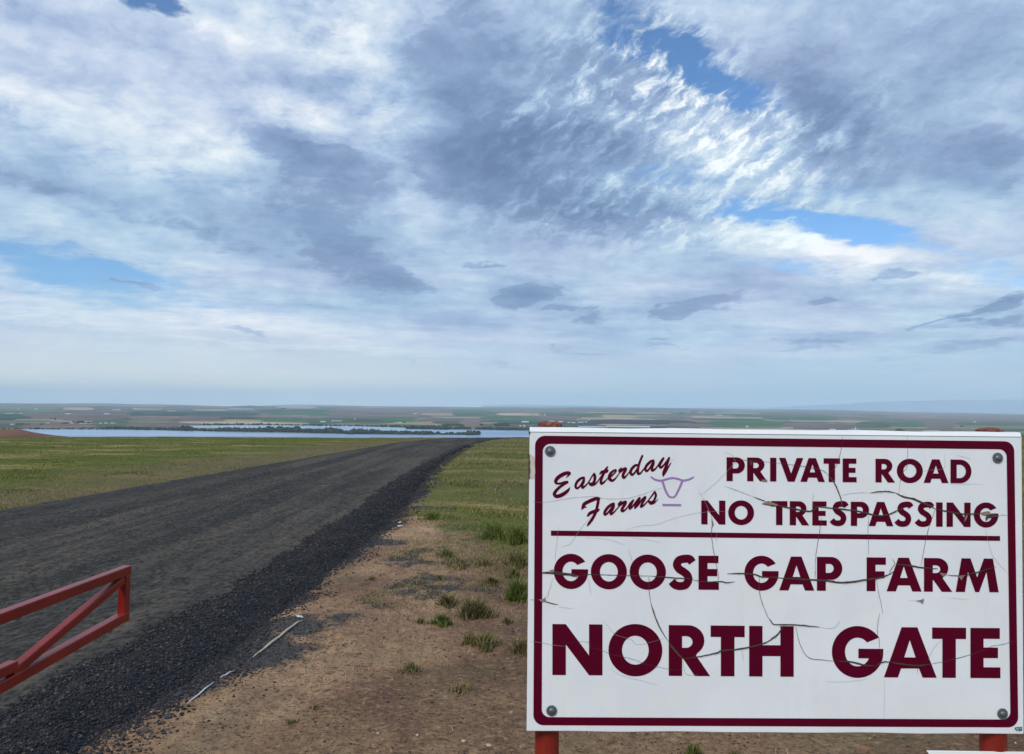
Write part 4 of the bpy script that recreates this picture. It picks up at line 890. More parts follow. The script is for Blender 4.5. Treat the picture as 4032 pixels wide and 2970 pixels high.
for pg_ in (polys_(Z6, [[(1090, 530), (1200, 500), (1310, 490), (1345, 575), (1230, 605), (1100, 580)], [(690, 600), (730, 605), (700, 700), (640, 780), (640, 720)]]) +
     polys_(Z7, [[(580, 1190), (640, 1140), (670, 1260), (600, 1255)], [(460, 1190), (580, 1190), (600, 1258), (520, 1255)], [(770, 340), (870, 315), (930, 345), (900, 400), (780, 400)]]) +
     polys_(D_, [[(1280, 258), (1330, 250), (1355, 237), (1350, 262), (1345, 285), (1320, 265)], [(1490, 10), (1560, 20), (1520, 45)], [(1660, 40), (1715, 30), (1685, 78)]]) + polys_(A_, [[(2090, 515), (2150, 512), (2152, 528), (2110, 526)], [(2100, 725), (2160, 700), (2243, 730), (2243, 745)], [(1660, 850), (1680, 900), (1665, 935)]])):
    fill('torn_flap', [pg_], m_tan, 0.0026, board)
for pg_ in (polys_(Z6, [[(1340, 565), (1560, 612), (1540, 640), (1290, 670), (1212, 760), (1205, 660), (1250, 610)], [(1110, 525), (1310, 505), (1300, 520), (1110, 545)]]) +
     polys_(Z7, [[(570, 390), (770, 375), (780, 430), (580, 420)], [(950, 370), (1150, 400), (1410, 430), (1560, 465), (1580, 530), (1410, 512), (1400, 480), (1150, 450), (950, 430)]]) +
     polys_(A_, [[(48, 85), (64, 90), (58, 105), (50, 125)], [(47, 268), (58, 300), (55, 330), (62, 360), (57, 390), (62, 430), (56, 470), (60, 503), (46, 505)], [(1995, 345), (2025, 350), (2020, 385), (2008, 388)]])):
    fill('torn_hole', [pg_], m_tear, 0.0022, board)
fill('primer_patch', polys_(A_, [[(62, 290), (95, 310), (102, 350), (106, 460), (92, 500), (64, 505), (66, 430), (60, 360)]]), m_beige, 0.0010, board, 'bare beige patch on the left edge of the board')
# small printer's sticker at the lower right corner, curling dark corner, with its pale marks
m_navy = simple('sticker_blue_grey', (78, 100, 116), 0.6, 0.2, 200); m_pale = simple('sticker_print', (205, 222, 232), 0.6, 0.05)
Z8 = frm(3950, 2820, 20.65)
st = fill('sticker', polys_(Z8, [[(1060, 880), (1520, 860), (1535, 1180), (1290, 1215), (1080, 1200), (930, 1060), (920, 930)]]), m_navy, 0.0010, board, 'small blue grey sticker at the lower right corner')
fill('sticker_print', polys_(Z8, [[(1040, 920), (1090, 915), (1095, 1060), (1050, 1060)], [(1150, 925), (1185, 925), (1185, 1060), (1150, 1060)], [(1240, 920), (1300, 915), (1270, 990), (1240, 990)], [(1370, 930), (1430, 930), (1420, 1060), (1370, 1000)], [(1060, 1080), (1240, 1080), (1220, 1130), (1100, 1130)]]), m_pale, 0.0016, st)

# bolts with washers
m_zinc = simple('dull_zinc', (112, 118, 122), 0.45, 0.25, 300, 0.3, metal=0.6)
Rm = Matrix([[FRAME[i][j] for j in range(3)] for i in range(3)])
for (bx, by), lab in (((2166, 1777), 'upper left'), ((3927, 1803.6), 'upper right'), ((2172, 2798), 'lower left'), ((3946, 2810), 'lower right')):
    u_, v_ = suv(bx, by); mb = MB()
    mb.lathe([(0.0128, 0.0), (0.0131, 0.0012), (0.0126, 0.0022), (0.0072, 0.0024), (0.0066, 0.0044), (0.0045, 0.0060), (0.0015, 0.0066)], 28)
    mb.v = [tuple(np.array(SP(u_, v_, 0.0006)) + FRAME @ np.array(q)) for q in mb.v]
    b = mb.build('bolt', m_zinc, root, smooth=True)
# red pipe posts with rough capped tops
m_red, t = new_mat('red_primer_paint')
n = t.noise(t.pos, 14, 6, 0.65); n2 = t.noise(t.mapping(t.pos, (0, 0, 0), (0, 0, 0), (60, 60, 12)), 1.0, 5, 0.6)
c = t.mix(t.ramp(n, [(0.35, 0.0), (0.7, 1.0)]), lin(122, 28, 18), lin(136, 40, 24))
c = t.mix(t.ramp(n2, [(0.60, 0.0), (0.72, 0.6)]), c, lin(84, 26, 20))
t.l(c, t.b.inputs['Base Color']); t.b.inputs['Roughness'].default_value = 0.42; bump(t, n2, 0.3, 0.001)
m_cap, t = new_mat('weathered_cap')
n = t.noise(t.pos, 55, 6, 0.7)
t.l(t.ramp(n, [(0.32, lin(84, 38, 32)), (0.5, lin(122, 66, 54)), (0.68, lin(150, 102, 88))]), t.b.inputs['Base Color']); t.b.inputs['Roughness'].default_value = 0.9
bump(t, n, 1.0, 0.006)
def post(px, ptop, lab):
    D = 1.885 + 0.019 + 0.031; d = ray(px, ptop); p = EYE + d * ((D - EYE[1]) / d[1])
    x, y, z1 = p[0], D, p[2]; z0 = float(zg(x, y)) - 0.25; mb = MB(); seg = 40
    mb.lathe([(0.0300, z0 - ROOT[2]), (0.0300, z1 - 0.016 - ROOT[2])], seg, (x - ROOT[0], y - ROOT[1], 0))
    o = mb.build('post', m_red, root, smooth=True)
    mb = MB(); pr = [(0.0300, -.016), (0.0306, -.013), (0.0309, -.006), (0.0300, -.002), (0.024, 0.0005), (0.012, 0.0022), (0.002, 0.0025)]
    mb.lathe([(r, h + z1 - ROOT[2]) for r, h in pr], seg, (x - ROOT[0], y - ROOT[1], 0))
    mb.v = [(a + 0.0012 * math.sin(31 * i), b + 0.0012 * math.sin(17 * i), c + 0.0006 * math.sin(13 * i)) for i, (a, b, c) in enumerate(mb.v)]
    mb.build('cap', m_cap, o)
    return x, y
post(2165, 1664, ''); rx_, ry_ = post(3896, 1689, '')
# lower white panel on the right post, its top edge just entering the view
D = 1.905; d = ray(3650, 2958); p = EYE + d * (D / d[1]); d2 = ray(4160, 2959.5); p2 = EYE + d2 * (D / d2[1])
x0, x1, z1 = p[0] - ROOT[0], p2[0] - ROOT[0], p[2] - ROOT[2]
y0 = D - ROOT[1]; mb = MB()
hh = 0.30; cut = 0.006
ring = [(x0, z1), (x0 + 0.004, z1), (x1, z1 - .001), (x1, z1 - hh), (x0 + .006, z1 - hh), (x0 + .006, z1 - 0.008)]
fr = [(a, y0, b) for a, b in ring]; bk = [(a, y0 + 0.004, b) for a, b in ring]; n = len(ring)
mb.add(fr + bk, [tuple(range(n)), tuple(range(2 * n - 1, n - 1, -1))] + [(i, i + n, (i + 1) % n + n, (i + 1) % n) for i in range(n)])
m_w2 = simple('bright_white_metal', (248, 252, 248), 0.3, 0.02, 10)
lp = mb.build('lower_panel', m_w2, root); lp['label'] = 'plain white lower panel on the right post, only its top edge in view'

# ------------------------------------------------------------------ the red swing gate, standing open beside the road
gd = np.array([212 / 3000.0, 1.0, 0]); gd /= np.linalg.norm(gd)
YT = 3.6; d = ray(502, 2226); tip = EYE + d * (YT / d[1])
gs = np.array([gd[1], -gd[0], 0]); TB = 0.042; UPZ = np.array([0, 0, 1.0])
# drop of the lower rail at the tip, and its slope
d = ray(484, 2432); pb = EYE + d * (YT / d[1]); dropT = tip[2] - pb[2]
def on_gate(px, py):
    dd = ray(px, py); s = ((tip - EYE) @ gs) / (dd @ gs); p = EYE + dd * s; return (p - tip) @ gd, p[2] - tip[2]
s_a, z_a = on_gate(60, 2668); s_t, z_t = on_gate(480, 2432)
slope = (z_t - z_a) / (s_t - s_a)
GL = -3.9
hinge = tip + gd * (GL - 0.08); gz = float(zg(hinge[0], hinge[1]))
groot = empty('swing_gate', (hinge[0], hinge[1], gz)); GO = np.array([hinge[0], hinge[1], gz])
tag(groot, 'red painted square tube swing gate standing open along the road edge', 'gate')
m_gate, t = new_mat('gate_red_paint')
n = t.noise(t.pos, 7, 6, 0.65); n2 = t.noise(t.pos, 70, 5, 0.7)
c = t.mix(t.ramp(n, [(0.35, 0.0), (0.7, 1.0)]), lin(114, 14, 8), lin(136, 28, 18))
c = t.mix(t.ramp(n2, [(0.60, 0.0), (0.70, 0.8)]), c, lin(84, 40, 30))
t.l(c, t.b.inputs['Base Color']); t.b.inputs['Roughness'].default_value = 0.36; t.b.inputs['Specular IOR Level'].default_value = 0.5; bump(t, n2, 0.25, 0.0012)
def gp(s, z): return tip + gd * s + UPZ * z - GO
zb = lambda s: z_t + slope * (s - s_t)
def tube(name, a, b, wv=TB, hv=TB):
    mb = MB(); mb.bar(a, b, wv, hv, gs); return mb.build(name, m_gate, groot, bevel=0.004)
h2 = TB / 2
tube('top_rail', gp(GL, -h2), gp(0.0, -h2))
tube('end_post', gp(-h2 - .001, -TB - 0.0005), gp(-h2 - .001, z_t - h2 - 0.001), TB - .003, TB - .003)
tube('bottom_rail', gp(GL, zb(GL)), gp(-TB * 0.2, zb(0)), TB, TB)
tube('brace', gp(s_a - 0.03, zb(s_a) + TB * 0.55), gp(-TB * 1.1, -TB * 1.35), TB - 0.006, TB - 0.006)
zm = zb(s_a) + TB * 1.15
tube('middle_rail', gp(GL, zm), gp(s_a - 0.01, zm), TB - 0.004, TB - 0.004)
tube('brace', gp(GL + .05, zb(GL + .05) + .05), gp(s_a - 0.3, zm + .03), TB - 0.008, TB - 0.008)
mb = MB(); mb.lathe([(0.05, -0.3), (0.05, 1.25), (0.045, 1.262), (0.02, 1.27)], 28); mb.build('hinge_post', m_gate, groot, smooth=True)
for zc in (float((tip[2] - GO[2]) - 0.03), float(tip[2] - GO[2] + zb(GL) + 0.02)):
    mb = MB(); mb.lathe([(0.056, zc - 0.035), (0.056, zc + 0.035)], 24); mb.build('hinge', m_gate, groot, smooth=True)

# ------------------------------------------------------------------ litter and stones lying about
def stick(name, pts, wd, th, mat, lab, cat, lift=0.009, group=None):
    P_ = [on_ground(*p) for p in pts]; c0 = P_[0].copy(); mb = MB(); q = catmull([tuple(p - c0) for p in P_], 6)
    n = len(q); vs = []
    for i, c in enumerate(q):
        a = q[max(0, i - 1)]; b = q[min(n - 1, i + 1)]; d = b - a; d[2] = 0; d /= np.linalg.norm(d) + 1e-9; s_ = np.array([-d[1], d[0], 0])
        tp = 0.35 + 0.65 * min(1, 4 * min(i, n - 1 - i) / n); w2 = wd / 2 * tp
        for sg, zz_ in ((-1, 0), (-.8, th), (.8, th), (1, 0)): vs.append(c + s_ * w2 * sg + UPZ * (zz_ * tp + lift + 0.002 * math.sin(i)))
    fs = []
    for i in range(n - 1):
        for j in range(4): fs.append((i * 4 + j, i * 4 + (j + 1) % 4, (i + 1) * 4 + (j + 1) % 4, (i + 1) * 4 + j))
    fs += [(3, 2, 1, 0), tuple((n - 1) * 4 + j for j in range(4))]
    mb.add(vs, fs); o = mb.build(name, mat); o.location = c0; tag(o, lab, cat, group); return o
m_plast = simple('white_plastic', (190, 190, 196), 0.45, 0.05); m_lath = simple('weathered_lath', (184, 172, 150), 0.9, 0.35, 45)
stick('plastic_strip', [(738, 2777), (790, 2735), (842, 2691)], 0.009, 0.004, m_plast, 'longer white plastic strip lying on the dirt', 'plastic strip', group='white plastic strips on the dirt')
stick('plastic_strip', [(866, 2676), (895, 2660), (922, 2646)], 0.008, 0.004, m_plast, 'shorter white plastic strip beyond the longer one', 'plastic strip', group='white plastic strips on the dirt')
stick('wooden_lath', [(996, 2594), (1050, 2552), (1110, 2505), (1160, 2465), (1190, 2447)], 0.013, 0.008, m_lath, 'long weathered pale lath lying at the edge of the gravel', 'wooden lath')
stick('twig', [(615, 2740), (650, 2722), (676, 2708)], 0.014, 0.008, simple('pale_twig', (150, 128, 116), .9, .2), 'short pinkish grey twig on the gravel edge', 'twig')
stick('twig', [(925, 2703), (945, 2672), (962, 2650)], 0.005, 0.004, simple('thin_twig', (140, 122, 92), .9, .2), 'thin brown twig right of the short plastic strip', 'twig')
stick('twig', [(995, 2657), (1020, 2648), (1042, 2641)], 0.006, 0.004, simple('thin_twig2', (150, 132, 104), .9, .2), 'thin straw twig below the lath', 'twig')
stick('paper_scrap', [(1166, 2430), (1180, 2434), (1194, 2436)], 0.022, 0.008, m_plast, 'crumpled white scrap just beyond the lath', 'paper scrap')
stick('paper_scrap', [(640, 2700), (665, 2702), (695, 2706)], 0.03, 0.006, simple('dirty_scrap', (128, 130, 128), .9, .2), 'dirty grey scrap beside the short twig', 'paper scrap')
stick('paper_scrap', [(1568, 2073), (1576, 2075), (1584, 2074)], 0.05, 0.010, m_plast, 'white scrap on the gravel heap near the verge, nearer one', 'paper scrap')
stick('paper_scrap', [(1570, 2062), (1575, 2060), (1581, 2059)], 0.035, 0.008, m_plast, 'white scrap on the gravel heap near the verge, farther one', 'paper scrap')
def rock(px, py, wpx, rgb, lab, flat=0.6):
    c0 = on_ground(px, py); r = wpx / 2 * c0[1] / 3000
    bm_ = bpy.data.meshes.new('rock'); import bmesh
    b = bmesh.new(); bmesh.ops.create_icosphere(b, subdivisions=2, radius=1)
    sd = rng.integers(0, 999)
    dirs = [Vector(rng.normal(size=3)).normalized() for _ in range(9)]; ks = [0.62 + 0.25 * rng.random() for _ in dirs]
    for v in b.verts:
        for d_, k_ in zip(dirs, ks):
            e = v.co.dot(d_)
            if e > k_: v.co -= d_ * (e - k_)
        v.co = Vector((v.co.x * r * 1.1, v.co.y * r * 0.95, v.co.z * r * flat * 1.3))
    b.to_mesh(bm_); b.free(); bm_.materials.append(simple('rock_stone', rgb, 0.85, 0.25, 90, 0.6))
    o = bpy.data.objects.new('rock', bm_); COL.objects.link(o); o.location = (c0[0], c0[1], c0[2] + r * flat * 0.45)
    tag(o, lab, 'rock', 'stones lying beside the road')
rock(664, 2826, 34, (52, 56, 64), 'dark slate grey rock on the tan dirt below the plastic strip')
rock(507, 2676, 30, (84, 78, 76), 'brownish grey rock on the dark gravel')
rock(482, 2676, 20, (48, 49, 54), 'dark rock touching the brownish grey one on the gravel')
rock(344, 2896, 15, (186, 200, 200), 'small whitish rock low on the dark gravel')
rock(573, 2882, 36, (74, 64, 56), 'brown clod at the gravel foot near the bottom of the photo')
rock(704, 2740, 28, (56, 58, 62), 'dark rock right of the short twig')
rock(710, 2575, 18, (108, 86, 76), 'reddish brown stone on the gravel heap')
rock(1047, 2718, 13, (48, 46, 54), 'small black stone on the dirt slope below the lath')
rock(1303, 2184, 13, (150, 150, 146), 'small pale grey stone on top of the gravel heap')
rock(3424, 2912, 19, (132, 110, 86), 'small tan stone under the sign')
rock(3403, 2958, 40, (126, 96, 68), 'larger tan stone at the bottom edge under the sign')
rock(3558, 2912, 12, (58, 54, 62), 'little dark stone under the sign near the right post')
rock(1488, 2890, 12, (176, 172, 160), 'whitish pebble on the dirt low in the photo, leftmost of three')
rock(1643, 2896, 14, (172, 160, 148), 'pinkish white pebble on the dirt, middle of three')
rock(1826, 2920, 18, (166, 164, 152), 'greyish white pebble on the dirt, rightmost of three')
rock(1697, 2952, 14, (120, 116, 96), 'greenish stone at the bottom of the dirt slope')
rock(1925, 2940, 26, (158, 152, 138), 'flat pale stone left of the left sign post')
rock(2012, 2808, 15, (140, 136, 122), 'grey green pebble beside the lower left of the sign')

# ------------------------------------------------------------------ the left-hand ridge, river, valley
HV = 150.0                                               # water lies this far below the roadside
def m_soil(name, c1, c2, sc):
    m, t = new_mat(name); n = t.noise(t.pos, sc, 6, 0.6)
    t.l(t.ramp(n, [(0.35, lin(c1)), (0.65, lin(c2))]), t.b.inputs['Base Color']); t.b.inputs['Roughness'].default_value = 0.95; t.b.inputs['Specular IOR Level'].default_value = 0.1
    return m
# bare ridge: profile as tangent of elevation against azimuth tangent, at 430 m
xs = np.linspace(-1.35, -0.50, 120)
prof_x = [(-700 - 2016) / 3000, (-300 - 2016) / 3000, (0 - 2016) / 3000, (60 - 2016) / 3000, (140 - 2016) / 3000, (200 - 2016) / 3000, (245 - 2016) / 3000, (300 - 2016) / 3000, (500 - 2016) / 3000]
def elev_of(px, py): d = ray(px, py); return d[2] / d[1], d[0] / d[1]
pp = [elev_of(px, py) for px, py in ((-900, 1640), (-400, 1672), (-60, 1690), (15, 1692), (60, 1702), (140, 1714), (200, 1719.5), (246, 1727), (330, 1745), (520, 1790))]
px_ = np.array([b for a, b in pp]); pz_ = np.array([a for a, b in pp])
rows = np.linspace(0, 1, 26)
VV = []
for k_ in rows:
    Yd = 330 + 240 * k_; h_ = np.interp(xs, px_, pz_) * 430 + CAM_H
    bell = math.sin(min(1, k_ / 0.42) * math.pi / 2) if k_ < 0.42 else math.cos((k_ - 0.42) / 0.58 * math.pi / 2)
    z = h_ * 1.0 - (1 - bell) * 42 + fbm(xs * 430, np.full_like(xs, Yd), 0.03, 3, 5) * 0.25
    VV.append(np.stack([xs * 430 * (0.8 + 0.4 * k_) * (Yd / 430) ** 0.2, np.full_like(xs, Yd), z], -1))
VV = np.stack(VV); 
hill = mesh_np('hill', VV.reshape(-1, 3), grid_faces(26, 120), m_soil('bare_ridge_soil', (104, 76, 66), (122, 90, 76), 0.06), smooth=True)
tag(hill, kind='structure')

m_water, t = new_mat('river_water')
t.b.inputs['Base Color'].default_value = lin(110, 145, 185); t.b.inputs['Roughness'].default_value = 0.28; t.b.inputs['IOR'].default_value = 1.333
wn = t.noise(t.mapping(t.pos, (0, 0, 0), (0, 0, R(8)), (0.25, 1.0, 1)), 0.004, 5, 0.6)
t.l(t.ramp(wn, [(0.4, lin(108, 134, 166)), (0.6, lin(146, 168, 192))]), t.b.inputs['Base Color'])
bump(t, t.noise(t.mapping(t.pos, (0, 0, 0), (0, 0, R(8)), (0.5, 1, 1)), 0.12, 4, 0.7), 0.5, 1.2)
wa, wr = np.linspace(-62, 62, 60) * math.pi / 180, np.linspace(2700, 9500, 40)
X, Y = polar(wa, wr)
wt_ = mesh_np('river', np.stack([X, Y, np.full_like(X, -HV)], -1).reshape(-1, 3), grid_faces(40, 60)[:, ::-1], m_water)
tag(wt_, kind='structure')

H0 = np.interp                                             # far relief: skyline height below/above eye, by direction
SKY = [(-2500, 1583), (-600, 1586), (0, 1587.5), (120, 1588.5), (250, 1589), (380, 1588.5), (520, 1591.5), (700, 1594), (900, 1600), (960, 1598), (985, 1596.5), (1020, 1599), (1080, 1596), (1160, 1593.5), (1230, 1594), (1340, 1597), (1500, 1600),
       (1640, 1601.5), (1750, 1602), (1850, 1603), (2100, 1604), (2300, 1604), (2500, 1606), (2700, 1608), (2900, 1612), (3100, 1612.5), (3300, 1614), (3500, 1621), (3700, 1624.5), (3860, 1627), (4032, 1630), (4700, 1640), (6500, 1660)]
RF = 27000.0
sk = [elev_of(a, b) for a, b in SKY]; sk_u = np.array([b for a, b in sk]); sk_z = np.array([a for a, b in sk]) * RF + CAM_H
def zvalley(u, Yd):
    top = np.interp(u, sk_u, sk_z); f = sstep(Yd, 7500, RF)
    return -HV + 0.8 + (top + HV) * f + f * 3.0 * fbm(u * Yd, Yd, 0.0006, 3, 91) * (1 - f)
SH = [(-3000, 1668), (-800, 1680), (0, 1688), (120, 1689.5), (400, 1689), (520, 1690.5), (700, 1694), (705, 1676.5), (800, 1675), (1000, 1673.5), (1200, 1675.5), (1350, 1677), (1500, 1681), (1600, 1684.5), (1760, 1692), (1900, 1693), (2085, 1695), (2400, 1700), (3000, 1716), (3600, 1734), (4100, 1752), (5200, 1790), (7500, 1900)]
def shore_Y(px, py):
    e, u = elev_of(px, py); return u, (HV + CAM_H - 0.8) / (-e)
sh = [shore_Y(a, b) for a, b in SH]; sh_u = np.array([a for a, b in sh]); sh_y = np.array([b for a, b in sh])
UC = np.concatenate([np.linspace(-1.9, -0.76, 60), np.linspace(-0.755, 0.755, 1150), np.linspace(0.76, 1.9, 60)])
NR = 230; inv_far = 1 / (RF * 1.25)
rowf = np.linspace(0, 1, NR)[:, None]
ys = np.interp(UC, sh_u, sh_y)[None, :] * (1 + 0.004 * fbm(UC * 60, UC * 0, 1, 3, 92))[None, :]
YY = 1 / ((1 / ys) * (1 - rowf) + inv_far * rowf); UU = np.repeat(UC[None, :], NR, 0)
ZZ = zvalley(UU, YY); ZZ = np.where(YY > RF, ZZ - (YY - RF) * 0.01, ZZ)
# crops and soils, by field
PAL = {'g': (62, 92, 44), 'G': (58, 104, 48), 'd': (42, 66, 42), 'm': (118, 96, 84), 'M': (136, 108, 94), 't': (172, 148, 108), 'T': (186, 164, 122), 'p': (112, 122, 78), 'k': (52, 42, 54), 'w': (166, 160, 148), 'o': (94, 96, 64)}
XX = UU * YY
wx = XX + 260 * fbm(XX, YY, 0.0004, 3, 95); wy = YY + 200 * fbm(XX, YY, 0.0005, 3, 96)
bandw = 700.0
lb_ = np.log(wy / 3000.0) / 0.075; bi = np.floor(lb_).astype(int)
def hsh(a, b, s=0):
    n = (a * 73856093 + b * 19349663 + s * 83492791) & 0xffffffff; n = ((n ^ (n >> 15)) * 2246822519) & 0xffffffff; return ((n ^ (n >> 13)) & 0xffff) / 65535.0
cwid = 500 + 0.06 * wy * (0.5 + 1.2 * hsh(bi, bi * 0 + 3))
cf_ = wx / cwid + 7 * hsh(bi, bi * 0 + 9); ci_ = np.floor(cf_).astype(int)
hv = hsh(ci_, bi, 1); hv2 = hsh(ci_, bi, 5)
keys = ['m', 'g', 'm', 'p', 'm', 'M', 'd', 'o', 'm', 't', 'g', 'o']
pal_lin = np.array([lin(PAL[k_])[:3] for k_ in keys])
CC = pal_lin[(hv * len(keys)).astype(int).clip(0, len(keys) - 1)] * (0.85 + 0.3 * hv2[..., None])
def lf(x0, x1, y0, y1, kk, feather=1.0):
    """one named field: traced extents turned into its patch of ground"""
    global CC
    xm = (x0 + x1) / 2; yv0 = y0; yv1 = y1
    # row position for each column follows the tilt of the camera: compare through elevation
    e0, _ = elev_of(xm, y0); e1, _ = elev_of(xm, y1); _, u0 = elev_of(x0, (y0 + y1) / 2); _, u1 = elev_of(x1, (y0 + y1) / 2)
    el_ = (ZZ - CAM_H) / YY; nz = fbm(UU * 40, el_ * 900, 1, 3, int(x0) % 97)
    mid = (u0 + u1) / 2; hw = (u1 - u0) / 2; r_ = np.abs(UU - mid) / hw
    taper = np.sqrt(np.clip(1 - np.clip(r_ * 1.0, 0, 1) ** 4, 0, 1)); em = (e0 + e1) / 2; hh_ = abs(e0 - e1) / 2
    inside = (np.abs(el_ - em) < hh_ * (taper + 0.12 * nz)) & (r_ < 1)
    CC = np.where(inside[..., None], np.array(lin(PAL[kk])[:3]) * (1 + 0.14 * nz[..., None]), CC)
for f_ in [(890, 1045, 1596, 1606, 'd'), (1120, 1240, 1594, 1602, 'm'), (-700, 300, 1590, 1602, 'm'), (-200, 240, 1602, 1612, 'p'), (245, 372, 1604, 1615, 'T'), (520, 640, 1608, 1616, 't'), (0, 250, 1613, 1622, 'p'), (-200, 122, 1629, 1657, 'd'), (90, 520, 1627, 1648, 'm'), (60, 250, 1650, 1656, 't'), (40, 215, 1655, 1668, 'p'), (360, 520, 1656, 1667, 'G'), (90, 380, 1670, 1681, 'M'), (-300, 90, 1664, 1688, 'o'),
            (250, 520, 1616, 1626, 'm'), (500, 742, 1622, 1639, 'd'), (500, 700, 1638, 1654, 'M'), (500, 665, 1655, 1667, 'p'), (500, 720, 1668, 1682, 'm'), (700, 900, 1638, 1660, 'm'), (715, 1022, 1623, 1636, 'd'), (865, 1025, 1642, 1653, 'd'), (760, 900, 1611, 1618, 't'), (900, 1000, 1608, 1613, 'w'),
            (880, 1040, 1652, 1661, 't'), (700, 1215, 1661, 1671, 'T'), (1010, 1220, 1644, 1659, 'G'), (1000, 1225, 1634, 1644, 'M'), (1055, 1300, 1624, 1636, 'G'), (1000, 1350, 1612, 1624, 'd'), (1085, 1250, 1600, 1608, 'w'), (1020, 1300, 1595, 1600, 't'),
            (1300, 1520, 1606, 1638, 'm'), (1200, 1560, 1648, 1668, 'g'), (1300, 1560, 1668, 1678, 'M'), (1500, 1790, 1603, 1633, 'm'), (1480, 1648, 1634, 1642, 'M'), (1658, 1810, 1628, 1636, 't'), (1778, 1945, 1615, 1640, 'g'), (1955, 2140, 1627, 1637, 'T'), (1500, 1655, 1642, 1661, 'G'),
            (1650, 1860, 1645, 1662, 'm'), (1700, 1830, 1660, 1670, 'g'), (1812, 1900, 1654, 1684, 'M'), (1888, 2150, 1640, 1656, 'G'), (2120, 2360, 1624, 1639, 'g'), (2110, 2290, 1638, 1654, 'm'), (2378, 2495, 1636, 1652, 't'), (2310, 2745, 1653, 1672, 'k'), (2565, 2735, 1638, 1655, 'm'), (2500, 2640, 1640, 1650, 'p'),
            (2738, 2900, 1640.5, 1645, 't'), (2720, 2900, 1634, 1640, 'M'), (2790, 3090, 1655, 1680, 'G'), (2620, 2760, 1666, 1690, 'm'), (3000, 3300, 1634, 1657, 'g'), (3080, 3375, 1664, 1692, 'm'), (3370, 3530, 1660, 1682, 'g'), (3500, 3640, 1660, 1682, 'G'), (3640, 3760, 1655, 1690, 'm'), (3755, 4100, 1662, 1677, 'g'), (3700, 4100, 1640, 1660, 'm'), (3480, 3720, 1636, 1650, 'M'), (2900, 4100, 1622, 1632, 'm')]:
    lf(*f_)
seam = ((lb_ - bi) < 0.16) & (hsh(ci_, bi, 11) > 0.45) & (fbm(XX, YY, 0.003, 2, 101) > -0.25)
CC = np.where(seam[..., None], np.array(lin(44, 60, 44)[:3]), CC)
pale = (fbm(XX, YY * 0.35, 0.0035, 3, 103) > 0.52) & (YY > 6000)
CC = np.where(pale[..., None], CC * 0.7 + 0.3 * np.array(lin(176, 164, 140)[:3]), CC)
gm = CC.mean(-1, keepdims=True); CC = gm + (CC - gm) * 0.8
CC = CC * 0.88 * (1 + 0.30 * fbm(XX, YY * 0.4, 0.004, 4, 97)[..., None])
m_val, t = new_mat('valley_fields'); a = t.n('ShaderNodeAttribute', attribute_name='tone').outputs['Color']
vn = t.noise(t.mapping(t.pos, (0, 0, 0), (0, 0, 0), (1, .3, 1)), 0.004, 6, 0.65)
t.l(t.mix(1.0, a, t.ramp(vn, [(0.3, 0.78), (0.7, 1.18)]), 'MULTIPLY'), t.b.inputs['Base Color']); t.b.inputs['Roughness'].default_value = 1; t.b.inputs['Specular IOR Level'].default_value = 0.05
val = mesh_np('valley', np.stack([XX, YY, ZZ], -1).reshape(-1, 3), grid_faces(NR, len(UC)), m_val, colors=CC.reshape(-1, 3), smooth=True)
tag(val, kind='structure')

def on_valley(px, py):
    d = ray(px, py); u = d[0] / d[1]; lo, hi = 2500.0, 45000.0; e = d[2] / d[1]
    for _ in range(50):
        mid = (lo + hi) / 2
        if CAM_H + e * mid > zvalley(u, mid): lo = mid
        else: hi = mid
    return np.array([u * lo, lo, float(zvalley(u, lo))])
# the low wooded island and the lower bank that runs into it
ISL_T = [(-900, 1676), (0, 1687), (500, 1687), (700, 1683), (860, 1684), (980, 1688), (1100, 1693), (1300, 1698), (1500, 1701), (1700, 1705), (1800, 1707), (1880, 1708.5)]
ISL_B = [(-900, 1680), (0, 1691), (300, 1690.5), (500, 1692), (700, 1696), (860, 1700), (1000, 1703), (1150, 1704.5), (1300, 1707.5), (1500, 1710.5), (1700, 1712), (1830, 1712.5), (1887, 1711.5)]
def bank(lst): q = [shore_Y(a, b) for a, b in lst]; return np.array([a for a, b in q]), np.array([b for a, b in q])
tu, ty = bank(ISL_T); bu, by_ = bank(ISL_B); uu = np.linspace(bu[0], bu[-1], 500)
fx = (1 + 0.0022 * fbm(uu * 70, uu * 0, 1, 4, 93)); yb = np.interp(uu, bu, by_) * fx; yt = np.maximum(np.interp(uu, tu, ty) / fx, yb * 1.002)
rr = np.linspace(0, 1, 6)[:, None]; Yi = yb[None] * (1 - rr) + yt[None] * rr; Ui = np.repeat(uu[None], 6, 0)
Zi = -HV + 0.9 + 1.2 * np.sin(rr * math.pi) + Ui * 0; Zi[0] = -HV - .5; Zi[-1] = -HV - .5
isl = mesh_np('island', np.stack([Ui * Yi, Yi, Zi], -1).reshape(-1, 3), grid_faces(6, 500), m_soil('marsh_ground', (92, 92, 62), (120, 108, 84), 0.01), smooth=True)
tag(isl, kind='structure')

